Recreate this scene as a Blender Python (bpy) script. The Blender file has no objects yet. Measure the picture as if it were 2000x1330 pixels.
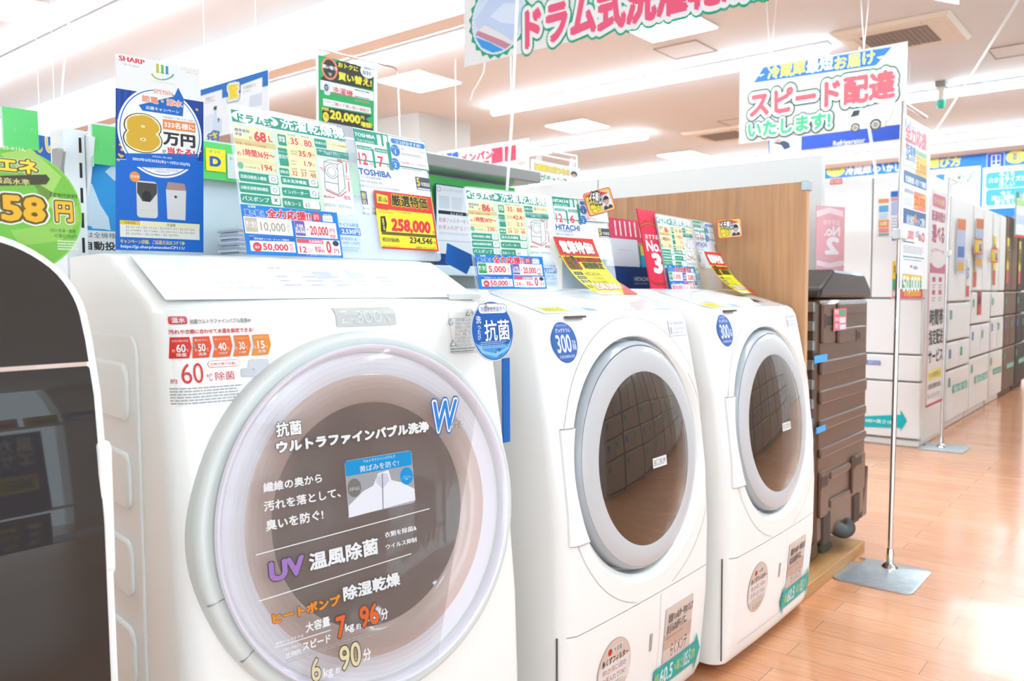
import bpy, bmesh, math, random
from mathutils import Vector, Matrix
random.seed(7)
sc = bpy.context.scene
COL = sc.collection

# ------------------------------------------------------------------ camera, world, exposure
IMG_F = 1606.0                       # focal length in pixels of a 2000 px wide frame
PITCH, ROLL, YAW, CAM_H = .05806, -.00471, -.8859, 1.07
def _basis():
    cp, sp, cr, sr = math.cos(PITCH), math.sin(PITCH), math.cos(ROLL), math.sin(ROLL)
    M = Matrix(((cr, -sr, 0), (sr, cr, 0), (0, 0, 1))) @ Matrix(((1, 0, 0), (0, cp, -sp), (0, sp, cp)))
    X = M @ Vector((math.cos(YAW), 0, -math.sin(YAW)))
    Y = M @ Vector((math.sin(YAW), 0, math.cos(YAW)))
    Z = M @ Vector((0, -1, 0))
    return Matrix((X, Y, Z))         # rows: world axes seen in the camera
BT = _basis()
CAM = Vector((0, 0, CAM_H))
def ray(px, py):
    return BT @ Vector(((px - 1000) / IMG_F, (py - 665) / IMG_F, 1.0))
cam_data = bpy.data.cameras.new('camera')
cam_data.sensor_width = 36.0
cam_data.lens = IMG_F / 2000 * 36
cam_data.clip_start = .02
cam_data.dof.use_dof = True
cam_data.dof.focus_distance = 1.5
cam_data.dof.aperture_fstop = 7.0
cam = bpy.data.objects.new('camera', cam_data)
COL.objects.link(cam)
r_, d_, f_ = BT @ Vector((1, 0, 0)), BT @ Vector((0, 1, 0)), BT @ Vector((0, 0, 1))
cam.matrix_world = Matrix(((r_.x, -d_.x, -f_.x, 0), (r_.y, -d_.y, -f_.y, 0), (r_.z, -d_.z, -f_.z, CAM_H), (0, 0, 0, 1)))
sc.camera = cam
w = bpy.data.worlds.new('ambient_fill'); sc.world = w; w.use_nodes = True  # even cool fill light added around the room, no real source
w.node_tree.nodes['Background'].inputs[0].default_value = (.80, 1, 1.13, 1)
w.node_tree.nodes['Background'].inputs[1].default_value = 1.6
sc.view_settings.view_transform = 'Standard'
sc.view_settings.look = 'None'
sc.view_settings.gamma = 1.0
sc.view_settings.use_curve_mapping = False
sc.view_settings.exposure = 1.3
sc.cycles.use_denoising = True
sc.cycles.max_bounces = 8
sc.cycles.transparent_max_bounces = 48
sc.cycles.sample_clamp_indirect = 6
LAMP = 15.0                           # radiance of the tubes and ceiling panels
HC = 3.35                            # ceiling height

# ------------------------------------------------------------------ materials
def lin(h):
    h = h.lstrip('#'); o = []
    for i in (0, 2, 4):
        c = int(h[i:i + 2], 16) / 255
        o.append(c / 12.92 if c <= .04045 else ((c + .055) / 1.055) ** 2.4)
    return (*o, 1)
def mat(name, color, rough=.4, metal=0, spec=.5, trans=0, alpha=1, emit=0, coat=0, ior=1.45):
    m = bpy.data.materials.new(name); m.use_nodes = True
    b = m.node_tree.nodes['Principled BSDF']
    c = lin(color) if isinstance(color, str) else color
    b.inputs['Base Color'].default_value = c
    b.inputs['Roughness'].default_value = rough
    b.inputs['Metallic'].default_value = metal
    b.inputs['Specular IOR Level'].default_value = spec
    b.inputs['Transmission Weight'].default_value = trans
    b.inputs['Alpha'].default_value = alpha
    b.inputs['IOR'].default_value = ior
    b.inputs['Coat Weight'].default_value = coat
    b.inputs['Coat Roughness'].default_value = .03
    if emit:
        b.inputs['Emission Color'].default_value = c
        b.inputs['Emission Strength'].default_value = emit
    return m
def noisy(m, scale, amount, stretch=(1, 1, 1)):
    nt = m.node_tree; b = nt.nodes['Principled BSDF']; c = tuple(b.inputs['Base Color'].default_value)
    tc = nt.nodes.new('ShaderNodeTexCoord'); mp = nt.nodes.new('ShaderNodeMapping'); nz = nt.nodes.new('ShaderNodeTexNoise')
    mp.inputs['Scale'].default_value = stretch; nz.inputs['Scale'].default_value = scale; nz.inputs['Detail'].default_value = 5
    rp = nt.nodes.new('ShaderNodeValToRGB')
    rp.color_ramp.elements[0].position = .3; rp.color_ramp.elements[1].position = .7
    rp.color_ramp.elements[0].color = tuple(x * (1 - amount) for x in c[:3]) + (1,)
    rp.color_ramp.elements[1].color = tuple(min(1, x * (1 + amount)) for x in c[:3]) + (1,)
    nt.links.new(tc.outputs['Object'], mp.inputs[0]); nt.links.new(mp.outputs[0], nz.inputs[0])
    nt.links.new(nz.outputs[0], rp.inputs[0]); nt.links.new(rp.outputs[0], b.inputs['Base Color'])
    return m
M = {}
M['white'] = mat('white_enamel', '#ebe8e3', .28, coat=.3)
M['white2'] = mat('white_plastic', '#e9e7e3', .35)
M['panelwhite'] = mat('white_gloss_panel', '#eeeeee', .12, coat=.5)
M['greywhite'] = mat('grey_plastic', '#cfd1cc', .3)
M['notch'] = mat('grip_shade', '#d8ccc6', .4)  # darker tone painted as the shade inside the grip
M['rimdark'] = mat('blue_grey_rim', '#a3a6a9', .2)
M['grooves'] = mat('seam_dark', '#5b534c', .6)
M['softgroove'] = mat('seam_soft', '#a89d94', .6)
M['ringgrey'] = mat('smoked_ring', '#bdbbbb', .12, spec=.4)
M['ringpink'] = mat('pinkish_ring', '#cdb5aa', .2, coat=.6)
M['ringlav'] = mat('pale_lavender_ring', '#e4e1e6', .2, coat=.6)
M['purple'] = mat('violet_tinted_rim', '#d9d3dc', .08, coat=1)
M['drumdark'] = mat('dark_glass', '#2a221d', .03, spec=.6, coat=1)
M['drumdark'].node_tree.nodes['Principled BSDF'].inputs['Coat IOR'].default_value = 1.6
M['drumfront'] = mat('dark_drum_glass', '#43362e', .05, spec=.5, coat=.6)
M['drumdeep'] = mat('drum_shadow', '#3a332f', .3)
M['mirror'] = mat('smoked_mirror', '#35302c', .02, spec=.45)
M['chrome'] = mat('chrome', '#d8d6d2', .12, metal=1)
M['steel'] = noisy(mat('brushed_steel', '#a9adaf', .32, metal=.55), 30, .12)
M['whitemetal'] = mat('white_metal', '#dddfdf', .35)
M['greymetal'] = mat('grey_metal', '#9d9c98', .3, metal=.5)
M['gondola'] = mat('gondola_blue_grey', '#cfdcdf', .5)
M['greenstrip'] = mat('green_header', '#5bc765', .4)
M['brown'] = mat('brown_glossy_plastic', '#5c4030', .3, coat=.12)
M['slotbrown'] = mat('brown_matte_slot', '#3a2b23', .5)
M['brownd'] = mat('brown_dark_plastic', '#2f2520', .32, coat=.12)
M['blacky'] = mat('black_plastic', '#24211f', .4)
M['hose'] = mat('grey_rubber_hose', '#4b4945', .5)
M['acryl'] = mat('clear_acrylic', '#eef0f6', .08, spec=.6, alpha=.28)
M['film'] = mat('smoked_film', '#8d786b', .12, spec=.3, alpha=.056)
M['cover'] = mat('door_cover_acrylic', '#e9e2ea', .03, spec=.7, alpha=.12, coat=1)
M['bluecard'] = mat('blue_card', '#0b5cab', .4)
M['ceil'] = mat('ceiling_board', '#d3d6d8', .85)
M['wallw'] = mat('wall_white', '#e6e2dc', .8)
M['coving'] = mat('coving_beige', '#d9c6bc', .8)
M['pillar'] = mat('pillar_beige', '#b4ada5', .7)
M['tube'] = mat('lamp_tube', (.80, 1, 1.13, 1), emit=LAMP)
M['acbeige'] = mat('ac_beige', '#d9d0c0', .6)
M['acgrille'] = mat('ac_grille', '#8d857b', .7)
M['wood'] = noisy(mat('wood_veneer', '#b98a62', .45), 9, .16, (6, 6, .35))
M['woodedge'] = noisy(mat('wood_edge', '#c99a70', .45), 9, .1, (6, 6, .35))
M['basewood'] = noisy(mat('wooden_base', '#b5834f', .5), 8, .12, (.5, 8, 8))
M['partition'] = mat('white_partition', '#c8c5c0', .6)
M['silver'] = mat('silver_fridge', '#c9c5bf', .25, metal=.3)
M['fridgew'] = mat('white_glass_fridge', '#d9d7d5', .12, coat=.6)
M['fridgew2'] = mat('white_fridge', '#cdcac6', .25)
M['fridgeb'] = mat('brown_fridge', '#6d5443', .5, spec=.15)
M['fridgeo'] = mat('taupe_fridge', '#a48d7c', .25, coat=.3)
M['fridged'] = mat('dark_fridge', '#3a3330', .5, spec=.15)
M['tapeblue'] = mat('blue_tape', '#3f9fe0', .4)
M['pinklabel'] = mat('pink_label', '#e8707e', .5)
M['cord'] = mat('white_cord', '#e4e2dd', .5)
M['gold'] = mat('yellow_card', '#f5dc1e', .4)
M['green'] = mat('green_sheet', '#58bd63', .35)
M['teal'] = mat('green_lamp', '#1fb592', .3)
def floor_material():
    m = mat('plank_floor', '#d0905f', .19, coat=.35); nt = m.node_tree; b = nt.nodes['Principled BSDF']
    tc = nt.nodes.new('ShaderNodeTexCoord'); mp = nt.nodes.new('ShaderNodeMapping')
    mp.inputs['Rotation'].default_value = (0, 0, math.radians(90)); mp.inputs['Location'].default_value = (.54, .011, 0)
    br = nt.nodes.new('ShaderNodeTexBrick')
    br.offset = .37; br.inputs['Scale'].default_value = 1.0
    br.inputs['Brick Width'].default_value = .9; br.inputs['Row Height'].default_value = .107
    br.inputs['Mortar Size'].default_value = .0012; br.inputs['Mortar Smooth'].default_value = 0
    br.inputs['Color1'].default_value = lin('#d4936a'); br.inputs['Color2'].default_value = lin('#cb875d'); br.inputs['Mortar'].default_value = lin('#8f6a52')
    nz = nt.nodes.new('ShaderNodeTexNoise'); mp2 = nt.nodes.new('ShaderNodeMapping'); mp2.inputs['Scale'].default_value = (26, 3, 1)
    nz.inputs['Scale'].default_value = 3; nz.inputs['Detail'].default_value = 6
    mx = nt.nodes.new('ShaderNodeMixRGB'); mx.blend_type = 'SOFT_LIGHT'; mx.inputs[0].default_value = .45
    nt.links.new(tc.outputs['Object'], mp.inputs[0]); nt.links.new(mp.outputs[0], br.inputs['Vector'])
    nt.links.new(tc.outputs['Object'], mp2.inputs[0]); nt.links.new(mp2.outputs[0], nz.inputs[0])
    nt.links.new(br.outputs['Color'], mx.inputs[1]); nt.links.new(nz.outputs[0], mx.inputs[2]); nt.links.new(mx.outputs[0], b.inputs['Base Color'])
    nb = nt.nodes.new('ShaderNodeTexNoise'); nb.inputs['Scale'].default_value = 14; nb.inputs['Detail'].default_value = 3
    bp = nt.nodes.new('ShaderNodeBump'); bp.inputs['Strength'].default_value = .05; bp.inputs['Distance'].default_value = .01
    nt.links.new(mp2.outputs[0], nb.inputs[0]); nt.links.new(nb.outputs[0], bp.inputs['Height']); nt.links.new(bp.outputs[0], b.inputs['Coat Normal']); nt.links.new(bp.outputs[0], b.inputs['Normal'])
    return m
M['floor'] = floor_material()
_ink = {}
def ink(c, rough=.45):
    if (c, rough) not in _ink:
        _ink[(c, rough)] = mat('print_' + c.strip('#'), tuple(x * .76 for x in lin(c)[:3]) + (1,), rough, spec=.3)
    return _ink[(c, rough)]

# ------------------------------------------------------------------ helpers
def tag(o, label=None, cat=None, group=None, kind=None):
    if label: o['label'] = label
    if cat: o['category'] = cat
    if group: o['group'] = group
    if kind: o['kind'] = kind
    return o
def empty(name, loc, yaw=0, label=None, cat=None, group=None):
    o = bpy.data.objects.new(name, None); COL.objects.link(o); o.empty_display_size = .05
    o.matrix_world = Matrix.Translation(loc) @ Matrix.Rotation(-yaw, 4, 'Z')
    return tag(o, label, cat, group)
def copy_tree(o, parent=None):
    c = o.copy(); COL.objects.link(c)
    if parent: c.parent = parent; c.matrix_parent_inverse = Matrix()
    for ch in list(o.children): copy_tree(ch, c)
    return c
class MB:
    def __init__(s): s.v = []; s.f = []; s.m = []
    def add(s, vs, fs, mi=0):
        n = len(s.v); s.v += [tuple(p) for p in vs]; s.f += [tuple(i + n for i in f) for f in fs]; s.m += [mi] * len(fs); return s
    def box(s, x0, y0, z0, x1, y1, z1, mi=0):
        x0, x1 = min(x0, x1), max(x0, x1); y0, y1 = min(y0, y1), max(y0, y1); z0, z1 = min(z0, z1), max(z0, z1)
        return s.add([(x0, y0, z0), (x1, y0, z0), (x1, y1, z0), (x0, y1, z0), (x0, y0, z1), (x1, y0, z1), (x1, y1, z1), (x0, y1, z1)],
                     [(3, 2, 1, 0), (4, 5, 6, 7), (0, 1, 5, 4), (1, 2, 6, 5), (2, 3, 7, 6), (3, 0, 4, 7)], mi)
    def loft(s, rings, mi=0, cap=True):
        n = len(rings[0]); vs = [p for r in rings for p in r]; fs = []
        for k in range(len(rings) - 1):
            for i in range(n):
                j = (i + 1) % n
                fs.append((k * n + i, k * n + j, (k + 1) * n + j, (k + 1) * n + i))
        if cap:
            fs.append(tuple(reversed(range(n)))); fs.append(tuple(range((len(rings) - 1) * n, len(rings) * n)))
        return s.add(vs, fs, mi)
    def prism(s, poly, fn, h0, h1, mi=0):
        return s.loft([[fn(a, b, h0) for a, b in poly], [fn(a, b, h1) for a, b in poly]], mi)
    def lathe(s, prof, fn, n=64, mi=0, close=False):
        # prof: (radius, height); fn(a, b, h) -> point
        rings = []
        for r, h in prof:
            rings.append([fn(r * math.cos(2 * math.pi * i / n), r * math.sin(2 * math.pi * i / n), h) for i in range(n)])
        return s.loft(rings, mi, cap=close)
    def tube(s, pts, r, n=10, mi=0):
        pts = [Vector(p) for p in pts]; rings = []; up = None
        for i, p in enumerate(pts):
            d = (pts[min(i + 1, len(pts) - 1)] - pts[max(i - 1, 0)]).normalized()
            if up is None: up = d.orthogonal().normalized()
            up = (up - d * up.dot(d)).normalized(); w_ = d.cross(up)
            rr = r[i] if isinstance(r, (list, tuple)) else r
            rings.append([p + rr * (math.cos(2 * math.pi * k / n) * up + math.sin(2 * math.pi * k / n) * w_) for k in range(n)])
        return s.loft(rings, mi)
    def build(s, name, mats, parent=None, bevel=0, smooth=None, matrix=None):
        me = bpy.data.meshes.new(name); me.from_pydata(s.v, [], s.f)
        for m in (mats if isinstance(mats, (list, tuple)) else [mats]): me.materials.append(m)
        me.polygons.foreach_set('material_index', s.m)
        bm = bmesh.new(); bm.from_mesh(me); bmesh.ops.recalc_face_normals(bm, faces=bm.faces); bm.to_mesh(me); bm.free()
        o = bpy.data.objects.new(name, me); COL.objects.link(o)
        if smooth:
            me.polygons.foreach_set('use_smooth', [True] * len(me.polygons)); me.set_sharp_from_angle(angle=math.radians(smooth))
        if parent: o.parent = parent
        if matrix is not None: o.matrix_basis = matrix
        if bevel:
            b = o.modifiers.new('bevel', 'BEVEL'); b.width = bevel; b.segments = 2; b.limit_method = 'ANGLE'
        return o
def XYZ(a, b, h): return (a, b, h)
def cut(o, cutters):
    for c in cutters:
        m = o.modifiers.new('cut', 'BOOLEAN'); m.operation = 'DIFFERENCE'; m.object = c; m.solver = 'EXACT'
    dg = bpy.context.evaluated_depsgraph_get()
    me = bpy.data.meshes.new_from_object(o.evaluated_get(dg))
    o.modifiers.clear(); o.data = me
    for c in cutters: bpy.data.objects.remove(c)
    me.polygons.foreach_set('use_smooth', [True] * len(me.polygons)); me.set_sharp_from_angle(angle=math.radians(28))
def rrect(x0, y0, x1, y1, r, n=5):
    x0, x1 = min(x0, x1), max(x0, x1); y0, y1 = min(y0, y1), max(y0, y1); p = []
    for cx, cy, a0 in ((x1 - r, y1 - r, 0), (x0 + r, y1 - r, 90), (x0 + r, y0 + r, 180), (x1 - r, y0 + r, 270)):
        for k in range(n + 1):
            a = math.radians(a0 + 90 * k / n); p.append((cx + r * math.cos(a), cy + r * math.sin(a)))
    return p

# ------------------------------------------------------------------ printed sheets
_glyph = {}
def glyphs(txt, off, shear=0):
    k = (txt, off, shear)
    if k not in _glyph:
        c = bpy.data.curves.new('text', 'FONT'); c.body = txt; c.offset = off; c.resolution_u = 5 if len(txt) < 4 else 2; c.shear = shear
        c.space_line = .9; c.align_x = 'CENTER' if '\n' in txt else 'LEFT'
        o = bpy.data.objects.new('text', c); COL.objects.link(o)
        me = bpy.data.meshes.new_from_object(o.evaluated_get(bpy.context.evaluated_depsgraph_get()))
        vs = [(v.co.x, v.co.y) for v in me.vertices]; fs = [tuple(p.vertices) for p in me.polygons]
        bpy.data.objects.remove(o); bpy.data.curves.remove(c); bpy.data.meshes.remove(me)
        _glyph[k] = (vs, fs)
    return _glyph[k]
class Sheet:
    """A printed sheet on a plane (or on a surface). Points of its artwork are read off the photo and met with the plane."""
    def __init__(s, o, yaw=0, tilt=0, crop=(0, 0, 1), surf=None, root=None, step=.00005, inv=None):
        s.o = Vector(o); y, t = math.radians(yaw), math.radians(tilt)
        s.U = Vector((math.cos(y), -math.sin(y), 0)); s.V = Vector((math.sin(y) * math.sin(t), math.cos(y) * math.sin(t), math.cos(t)))
        s.N = s.U.cross(s.V); s.crop = crop; s.surf = surf; s.root = root; s.step = step; s.el = []; s.bb = []; s.h = 0; s.inv = inv; s.base = None
        s.map = None
    def uv(s, p):
        if s.map: return s.map(*p)
        x, y = s.crop[0] + p[0] / s.crop[2], s.crop[1] + p[1] / s.crop[2]
        if s.inv: return s.inv(x, y)
        d = ray(x, y); t = (s.o - CAM).dot(s.N) / d.dot(s.N); q = CAM + t * d - s.o
        return (q.dot(s.U), q.dot(s.V))
    def _push(s, vs, fs, c, copies=1):
        """ink lies one thin layer above whatever it overlaps"""
        b = (min(q[0] for q in vs), min(q[1] for q in vs), max(q[0] for q in vs), max(q[1] for q in vs))
        h = s.h
        for bb, top in s.bb:
            if top > h and bb[0] < b[2] and b[0] < bb[2] and bb[1] < b[3] and b[1] < bb[3]: h = top
        h += 1; n = len(vs) // copies
        s.bb.append((b, h + .2 * (copies - 1))); s.el.append((vs, fs, c, [h + .2 * (i // n) for i in range(len(vs))]))
    def r(s, x0, y0, x1, y1, c, rad=0):
        a, b = s.uv((x0, y0)), s.uv((x1, y1)); return s.ruv(a[0], a[1], b[0], b[1], c, rad)
    def ruv(s, u0, v0, u1, v1, c, rad=0):
        if rad: return s.puv(rrect(u0, v0, u1, v1, min(rad, abs(u1 - u0) * .49, abs(v1 - v0) * .49)), c)
        n = 36 if s.surf else 1
        vs = [(u0 + (u1 - u0) * i / n, v0 + (v1 - v0) * j / n) for j in range(n + 1) for i in range(n + 1)]
        fs = [(j * (n + 1) + i, j * (n + 1) + i + 1, (j + 1) * (n + 1) + i + 1, (j + 1) * (n + 1) + i) for j in range(n) for i in range(n)]
        s._push(vs, fs, c); return s
    def p(s, pts, c): return s.puv([s.uv(q) for q in pts], c)
    def puv(s, v, c):
        if not s.surf: s._push(v, [tuple(range(len(v)))], c); return s
        u0, u1 = min(q[0] for q in v), max(q[0] for q in v); n = max(1, int((u1 - u0) / .0035)); vs = []; fs = []
        def half(p, lim, sg):
            o = []
            for a, b in zip(p, p[1:] + p[:1]):
                ia, ib = sg * (a[0] - lim) >= 0, sg * (b[0] - lim) >= 0
                if ia: o.append(a)
                if ia != ib: k = (lim - a[0]) / (b[0] - a[0]); o.append((lim, a[1] + (b[1] - a[1]) * k))
            return o
        for i in range(n):
            q = half(half(list(v), u0 + (u1 - u0) * i / n, 1), u0 + (u1 - u0) * (i + 1) / n, -1)
            if len(q) > 2: fs.append(tuple(range(len(vs), len(vs) + len(q)))); vs += q
        s._push(vs, fs, c); return s
    def e(s, cx, cy, rx, ry, c, n=64):
        a = s.uv((cx, cy)); ru = abs(s.uv((cx + rx, cy))[0] - s.uv((cx - rx, cy))[0]) / 2; rv = abs(s.uv((cx, cy + ry))[1] - s.uv((cx, cy - ry))[1]) / 2
        return s.euv(a[0], a[1], ru, rv, c, n)
    def euv(s, u, v, ru, rv, c, n=40):
        rings = [1, .66, .33]; vs = []; fs = []
        for k in rings: vs += [(u + ru * k * math.cos(2 * math.pi * i / n), v + rv * k * math.sin(2 * math.pi * i / n)) for i in range(n)]
        vs.append((u, v))
        for k in range(2): fs += [(k * n + i, k * n + (i + 1) % n, (k + 1) * n + (i + 1) % n, (k + 1) * n + i) for i in range(n)]
        fs += [(2 * n + i, 2 * n + (i + 1) % n, 3 * n) for i in range(n)]
        s._push(vs, fs, c); return s
    def t(s, txt, x0, y0, x1, y1, c, bold=.02, out=None, ow=.07, shear=0):
        a, b = s.uv((x0, y0)), s.uv((x1, y1)); return s.tuv(txt, a[0], a[1], b[0], b[1], c, bold, out, ow, shear)
    def tuv(s, txt, u0, v0, u1, v1, c, bold=.02, out=None, ow=.07, shear=0):
        g = glyphs(txt, 0, shear)
        if not g[0]: return s
        xs = [p[0] for p in g[0]]; ys = [p[1] for p in g[0]]
        m = bold * .6
        x0, x1, y0, y1 = min(xs) - m, max(xs) + m, min(ys) - m, max(ys) + m
        vb, vt = min(v0, v1), max(v0, v1)
        need = abs(u1 - u0) / (1.2 * (x1 - x0) / max(y1 - y0, 1e-6))          # lettering is never squashed flat
        if vt - vb < need and len(txt) > 1: vb, vt = (vb + vt - need) / 2, (vb + vt + need) / 2
        f = lambda p: (u0 + (p[0] - x0) / max(x1 - x0, 1e-6) * (u1 - u0), vb + (p[1] - y0) / max(y1 - y0, 1e-6) * (vt - vb))
        def stamp(offs, col):
            vs = []; fs = []; n = len(g[0])
            for k, (dx, dy) in enumerate(offs):
                vs += [f((a + dx, b + dy)) for a, b in g[0]]; fs += [tuple(i + k * n for i in q) for q in g[1]]
            s._push(vs, fs, col, len(offs))
        ring = lambda r, n: [(r * math.cos(2 * math.pi * k / n), r * math.sin(2 * math.pi * k / n)) for k in range(n)]
        small = (vt - vb) < .011 and s.step < .0001
        if out:
            for oc, w_ in (out if isinstance(out, list) else [(out, ow)]): stamp(ring(m + w_ * .8, 6 if small else 20) + ([] if small else ring((m + w_ * .8) * .55, 7)), oc)
        stamp([(0, 0)] if bold < .025 else ([(-m, 0), (m, 0)] if small else ring(m, 5) + [(0, 0)]), c); return s
    def lines(s, x0, y0, x1, y1, n, c, frac=.35, seed=1):
        """rows of fine print too small to read"""
        a, b = s.uv((x0, y0)), s.uv((x1, y1)); rd = random.Random(seed)
        for k in range(n):
            v = a[1] + (b[1] - a[1]) * (k + .5) / n; hh = abs(b[1] - a[1]) / n * frac / 2; u = a[0]; end = b[0] - (b[0] - a[0]) * rd.random() * .25
            vs = []; fs = []
            while u < end:
                w_ = abs(b[0] - a[0]) * rd.uniform(.03, .1); i = len(vs)
                vs += [(u, v - hh), (min(u + w_, end), v - hh), (min(u + w_, end), v + hh), (u, v + hh)]; fs.append((i, i + 1, i + 2, i + 3)); u += w_ + abs(b[0] - a[0]) * .012
            s._push(vs, fs, c)
        return s
    def board(s, x0, y0, x1, y1, c, thick=.003, rad=0):
        a, b = s.uv((x0, y0)), s.uv((x1, y1)); return s.boarduv(a[0], a[1], b[0], b[1], c, thick, rad)
    def boarduv(s, u0, v0, u1, v1, c, thick=.003, rad=0):
        s.base = (rrect(u0, v0, u1, v1, rad) if rad else [(min(u0, u1), min(v0, v1)), (max(u0, u1), min(v0, v1)), (max(u0, u1), max(v0, v1)), (min(u0, u1), max(v0, v1))], c, thick)
        return s
    def build(s, name, parent=None, label=None, cat=None, group=None):
        mats = []; idx = {}
        def mi(c):
            m = c if isinstance(c, bpy.types.Material) else ink(c)
            if m.name not in idx: idx[m.name] = len(mats); mats.append(m)
            return idx[m.name]
        P = s.surf or (lambda u, v, h: (u, v, h)); V = []; F = []; MI = []
        if s.base:
            poly, c, th = s.base; n = len(poly); k = mi(c)
            if s.surf:
                n1 = 24; us = [q[0] for q in poly]; vv = [q[1] for q in poly]; u0, u1, v0, v1 = min(us), max(us), min(vv), max(vv)
                for side, hh in ((0, 0), (1, -th)):
                    b0 = len(V)
                    V += [P(u0 + (u1 - u0) * i / n1, v0 + (v1 - v0) * j / n1, hh) for j in range(n1 + 1) for i in range(n1 + 1)]
                    fs = [(b0 + j * (n1 + 1) + i, b0 + j * (n1 + 1) + i + 1, b0 + (j + 1) * (n1 + 1) + i + 1, b0 + (j + 1) * (n1 + 1) + i) for j in range(n1) for i in range(n1)]
                    F += fs if side == 0 else [tuple(reversed(q)) for q in fs]; MI += [k] * len(fs)
            else:
                V += [P(a, b, 0) for a, b in poly] + [P(a, b, -th) for a, b in poly]
                F += [tuple(range(n)), tuple(reversed(range(n, 2 * n)))] + [(i, n + i, n + (i + 1) % n, (i + 1) % n) for i in range(n)]; MI += [k] * (n + 2)
        for vs, fs, c, h in s.el:
            b0 = len(V); k = mi(c)
            V += [P(a, b, hh * s.step) for (a, b), hh in zip(vs, h)]; F += [tuple(i + b0 for i in q) for q in fs]; MI += [k] * len(fs)
        me = bpy.data.meshes.new(name); me.from_pydata(V, [], F)
        for m in mats: me.materials.append(m)
        me.polygons.foreach_set('material_index', MI); me.update()
        o = bpy.data.objects.new(name, me); COL.objects.link(o)
        if not s.surf:
            mw = Matrix(((s.U.x, s.V.x, s.N.x, s.o.x), (s.U.y, s.V.y, s.N.y, s.o.y), (s.U.z, s.V.z, s.N.z, s.o.z), (0, 0, 0, 1)))
            o.matrix_world = mw
        else: mw = Matrix()
        if parent:
            o.parent = parent
            if not s.surf: o.matrix_basis = world_of(parent).inverted() @ mw
        return tag(o, label, cat, group)
def world_of(o):
    m = o.matrix_basis.copy()
    while o.parent: o = o.parent; m = o.matrix_basis @ m
    return m
def at(px, py, X=None, Y=None, Z=None):
    d = ray(px, py)
    t = X / d.x if X is not None else Y / d.y if Y is not None else (Z - CAM_H) / d.z
    return CAM + t * d
# ------------------------------------------------------------------ the setting
def struct(name, mb, m, **k): return tag(mb.build(name, m, **k), kind='structure')
struct('floor', MB().box(-8, -6, -.1, 20, 18, 0), M['floor'])
struct('ceiling', MB().box(-8, -6, HC, 20, 18, HC + .1), M['ceil'])
struct('wall_right', MB().box(14.9, -6, 0, 15.1, 18, HC), M['wallw'])
struct('wall_front', MB().box(3.2, -6.2, 0, 14.9, -6, HC), M['wallw'])  # stops short on the left so the world fill lights the washers
struct('wall_back', MB().box(-8, 16, 0, 14.9, 16.2, HC), M['wallw'])
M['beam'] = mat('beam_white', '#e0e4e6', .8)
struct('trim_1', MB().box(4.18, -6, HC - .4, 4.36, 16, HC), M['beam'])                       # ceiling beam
struct('trim_2', MB().box(14.3, -6, HC - .13, 14.9, 16, HC), M['coving'])                      # cornice over the far banners
pc = MB().box(7.39, 7.53, 0, 8.35, 8.45, HC); struct('trim_3', pc, M['pillar'])                # square pillar
lx = [('tube', 3.18, -3, 12.5), ('tube', 5.39, 4.2, 12.5), ('tube', 7.8, 2.6, 6.66), ('tube', 10.4, 6.0, 9.5), ('tube', 10.4, -3, 2.75), ('tube', 13.45, -3, 10.5)]
LL = ['long fluorescent tube light above the first washing machines', 'tube light running just behind the white ceiling beam',
      'tube light with its rounded end showing below the big drum banner', 'short stretch of tube light over the pink parade banner',
      'tube light passing behind the small green ceiling lamp', 'tube light along the far wall above the blue banner']
for (k, x, y0, y1), lab in zip(lx, LL):
    t = empty('tube_light', (x, (y0 + y1) / 2, HC - .003), 0, lab, 'ceiling light', 'tube lights on the ceiling')
    h = (y1 - y0) / 2
    MB().box(-.06, -h, -.03, .06, h, 0).build('housing', M['whitemetal'], t)
    MB().tube([(0, -h + .01, -.06), (0, h - .01, -.06)], .045, 12).build('lamp', M['tube'], t, smooth=50)
px_ = [(2.57, 7.3, 'square ceiling light panel in the upper corner beside the long tube'), (6.35, 6.45, 'square ceiling light panel right of the green trade-in poster'), (9.4, 6.5, 'square ceiling light panel above the pink parade banner and behind the thin white pole'),
       (12.55, 6.55, 'small distant square light panel above the wooden partition'), (6.4, 3.5, 'square ceiling light panel just under the big drum banner'), (12.55, 3.6, 'light panel peeping out below the speed delivery sign'), (3.3, 3.5, None), (3.3, .3, None), (.3, 3.5, None), (6.4, .3, None), (9.4, .3, None), (.3, -2.6, None), (3.3, -2.6, None)]
for x, y, lab in px_:
    t = empty('ceiling_panel_light', (x, y, HC - .003), 0, lab or 'square flush light panel on the ceiling outside the picture', 'ceiling light', 'square ceiling light panels')
    MB().box(-.33, -.33, -.012, .33, .33, 0).build('frame', M['whitemetal'], t)
    MB().box(-.31, -.31, -.016, .31, .31, -.0121).build('diffuser', M['tube'], t)
for x, y, lab in ((7.16, 3.72, 'square access hatch in the ceiling between banner and delivery sign'), (10.6, 6.2 - 1.5, 'small access hatch in the ceiling beside the far air conditioner'), (9.2, 1.3, 'access hatch outline in the ceiling near the green lamp')):
    t = MB()
    for a, b, c, d in ((-.22, -.22, .22, -.21), (-.22, .21, .22, .22), (-.22, -.22, -.21, .22), (.21, -.22, .22, .22)): t.box(a, b, -.008, c, d, 0, 1)
    t.box(-.21, -.21, -.004, .21, .21, 0, 0)
    o = t.build('ceiling_hatch', [M['ceil'], M['acgrille']]); o.location = (x, y, HC); tag(o, lab, 'hatch', 'ceiling hatches')
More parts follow.
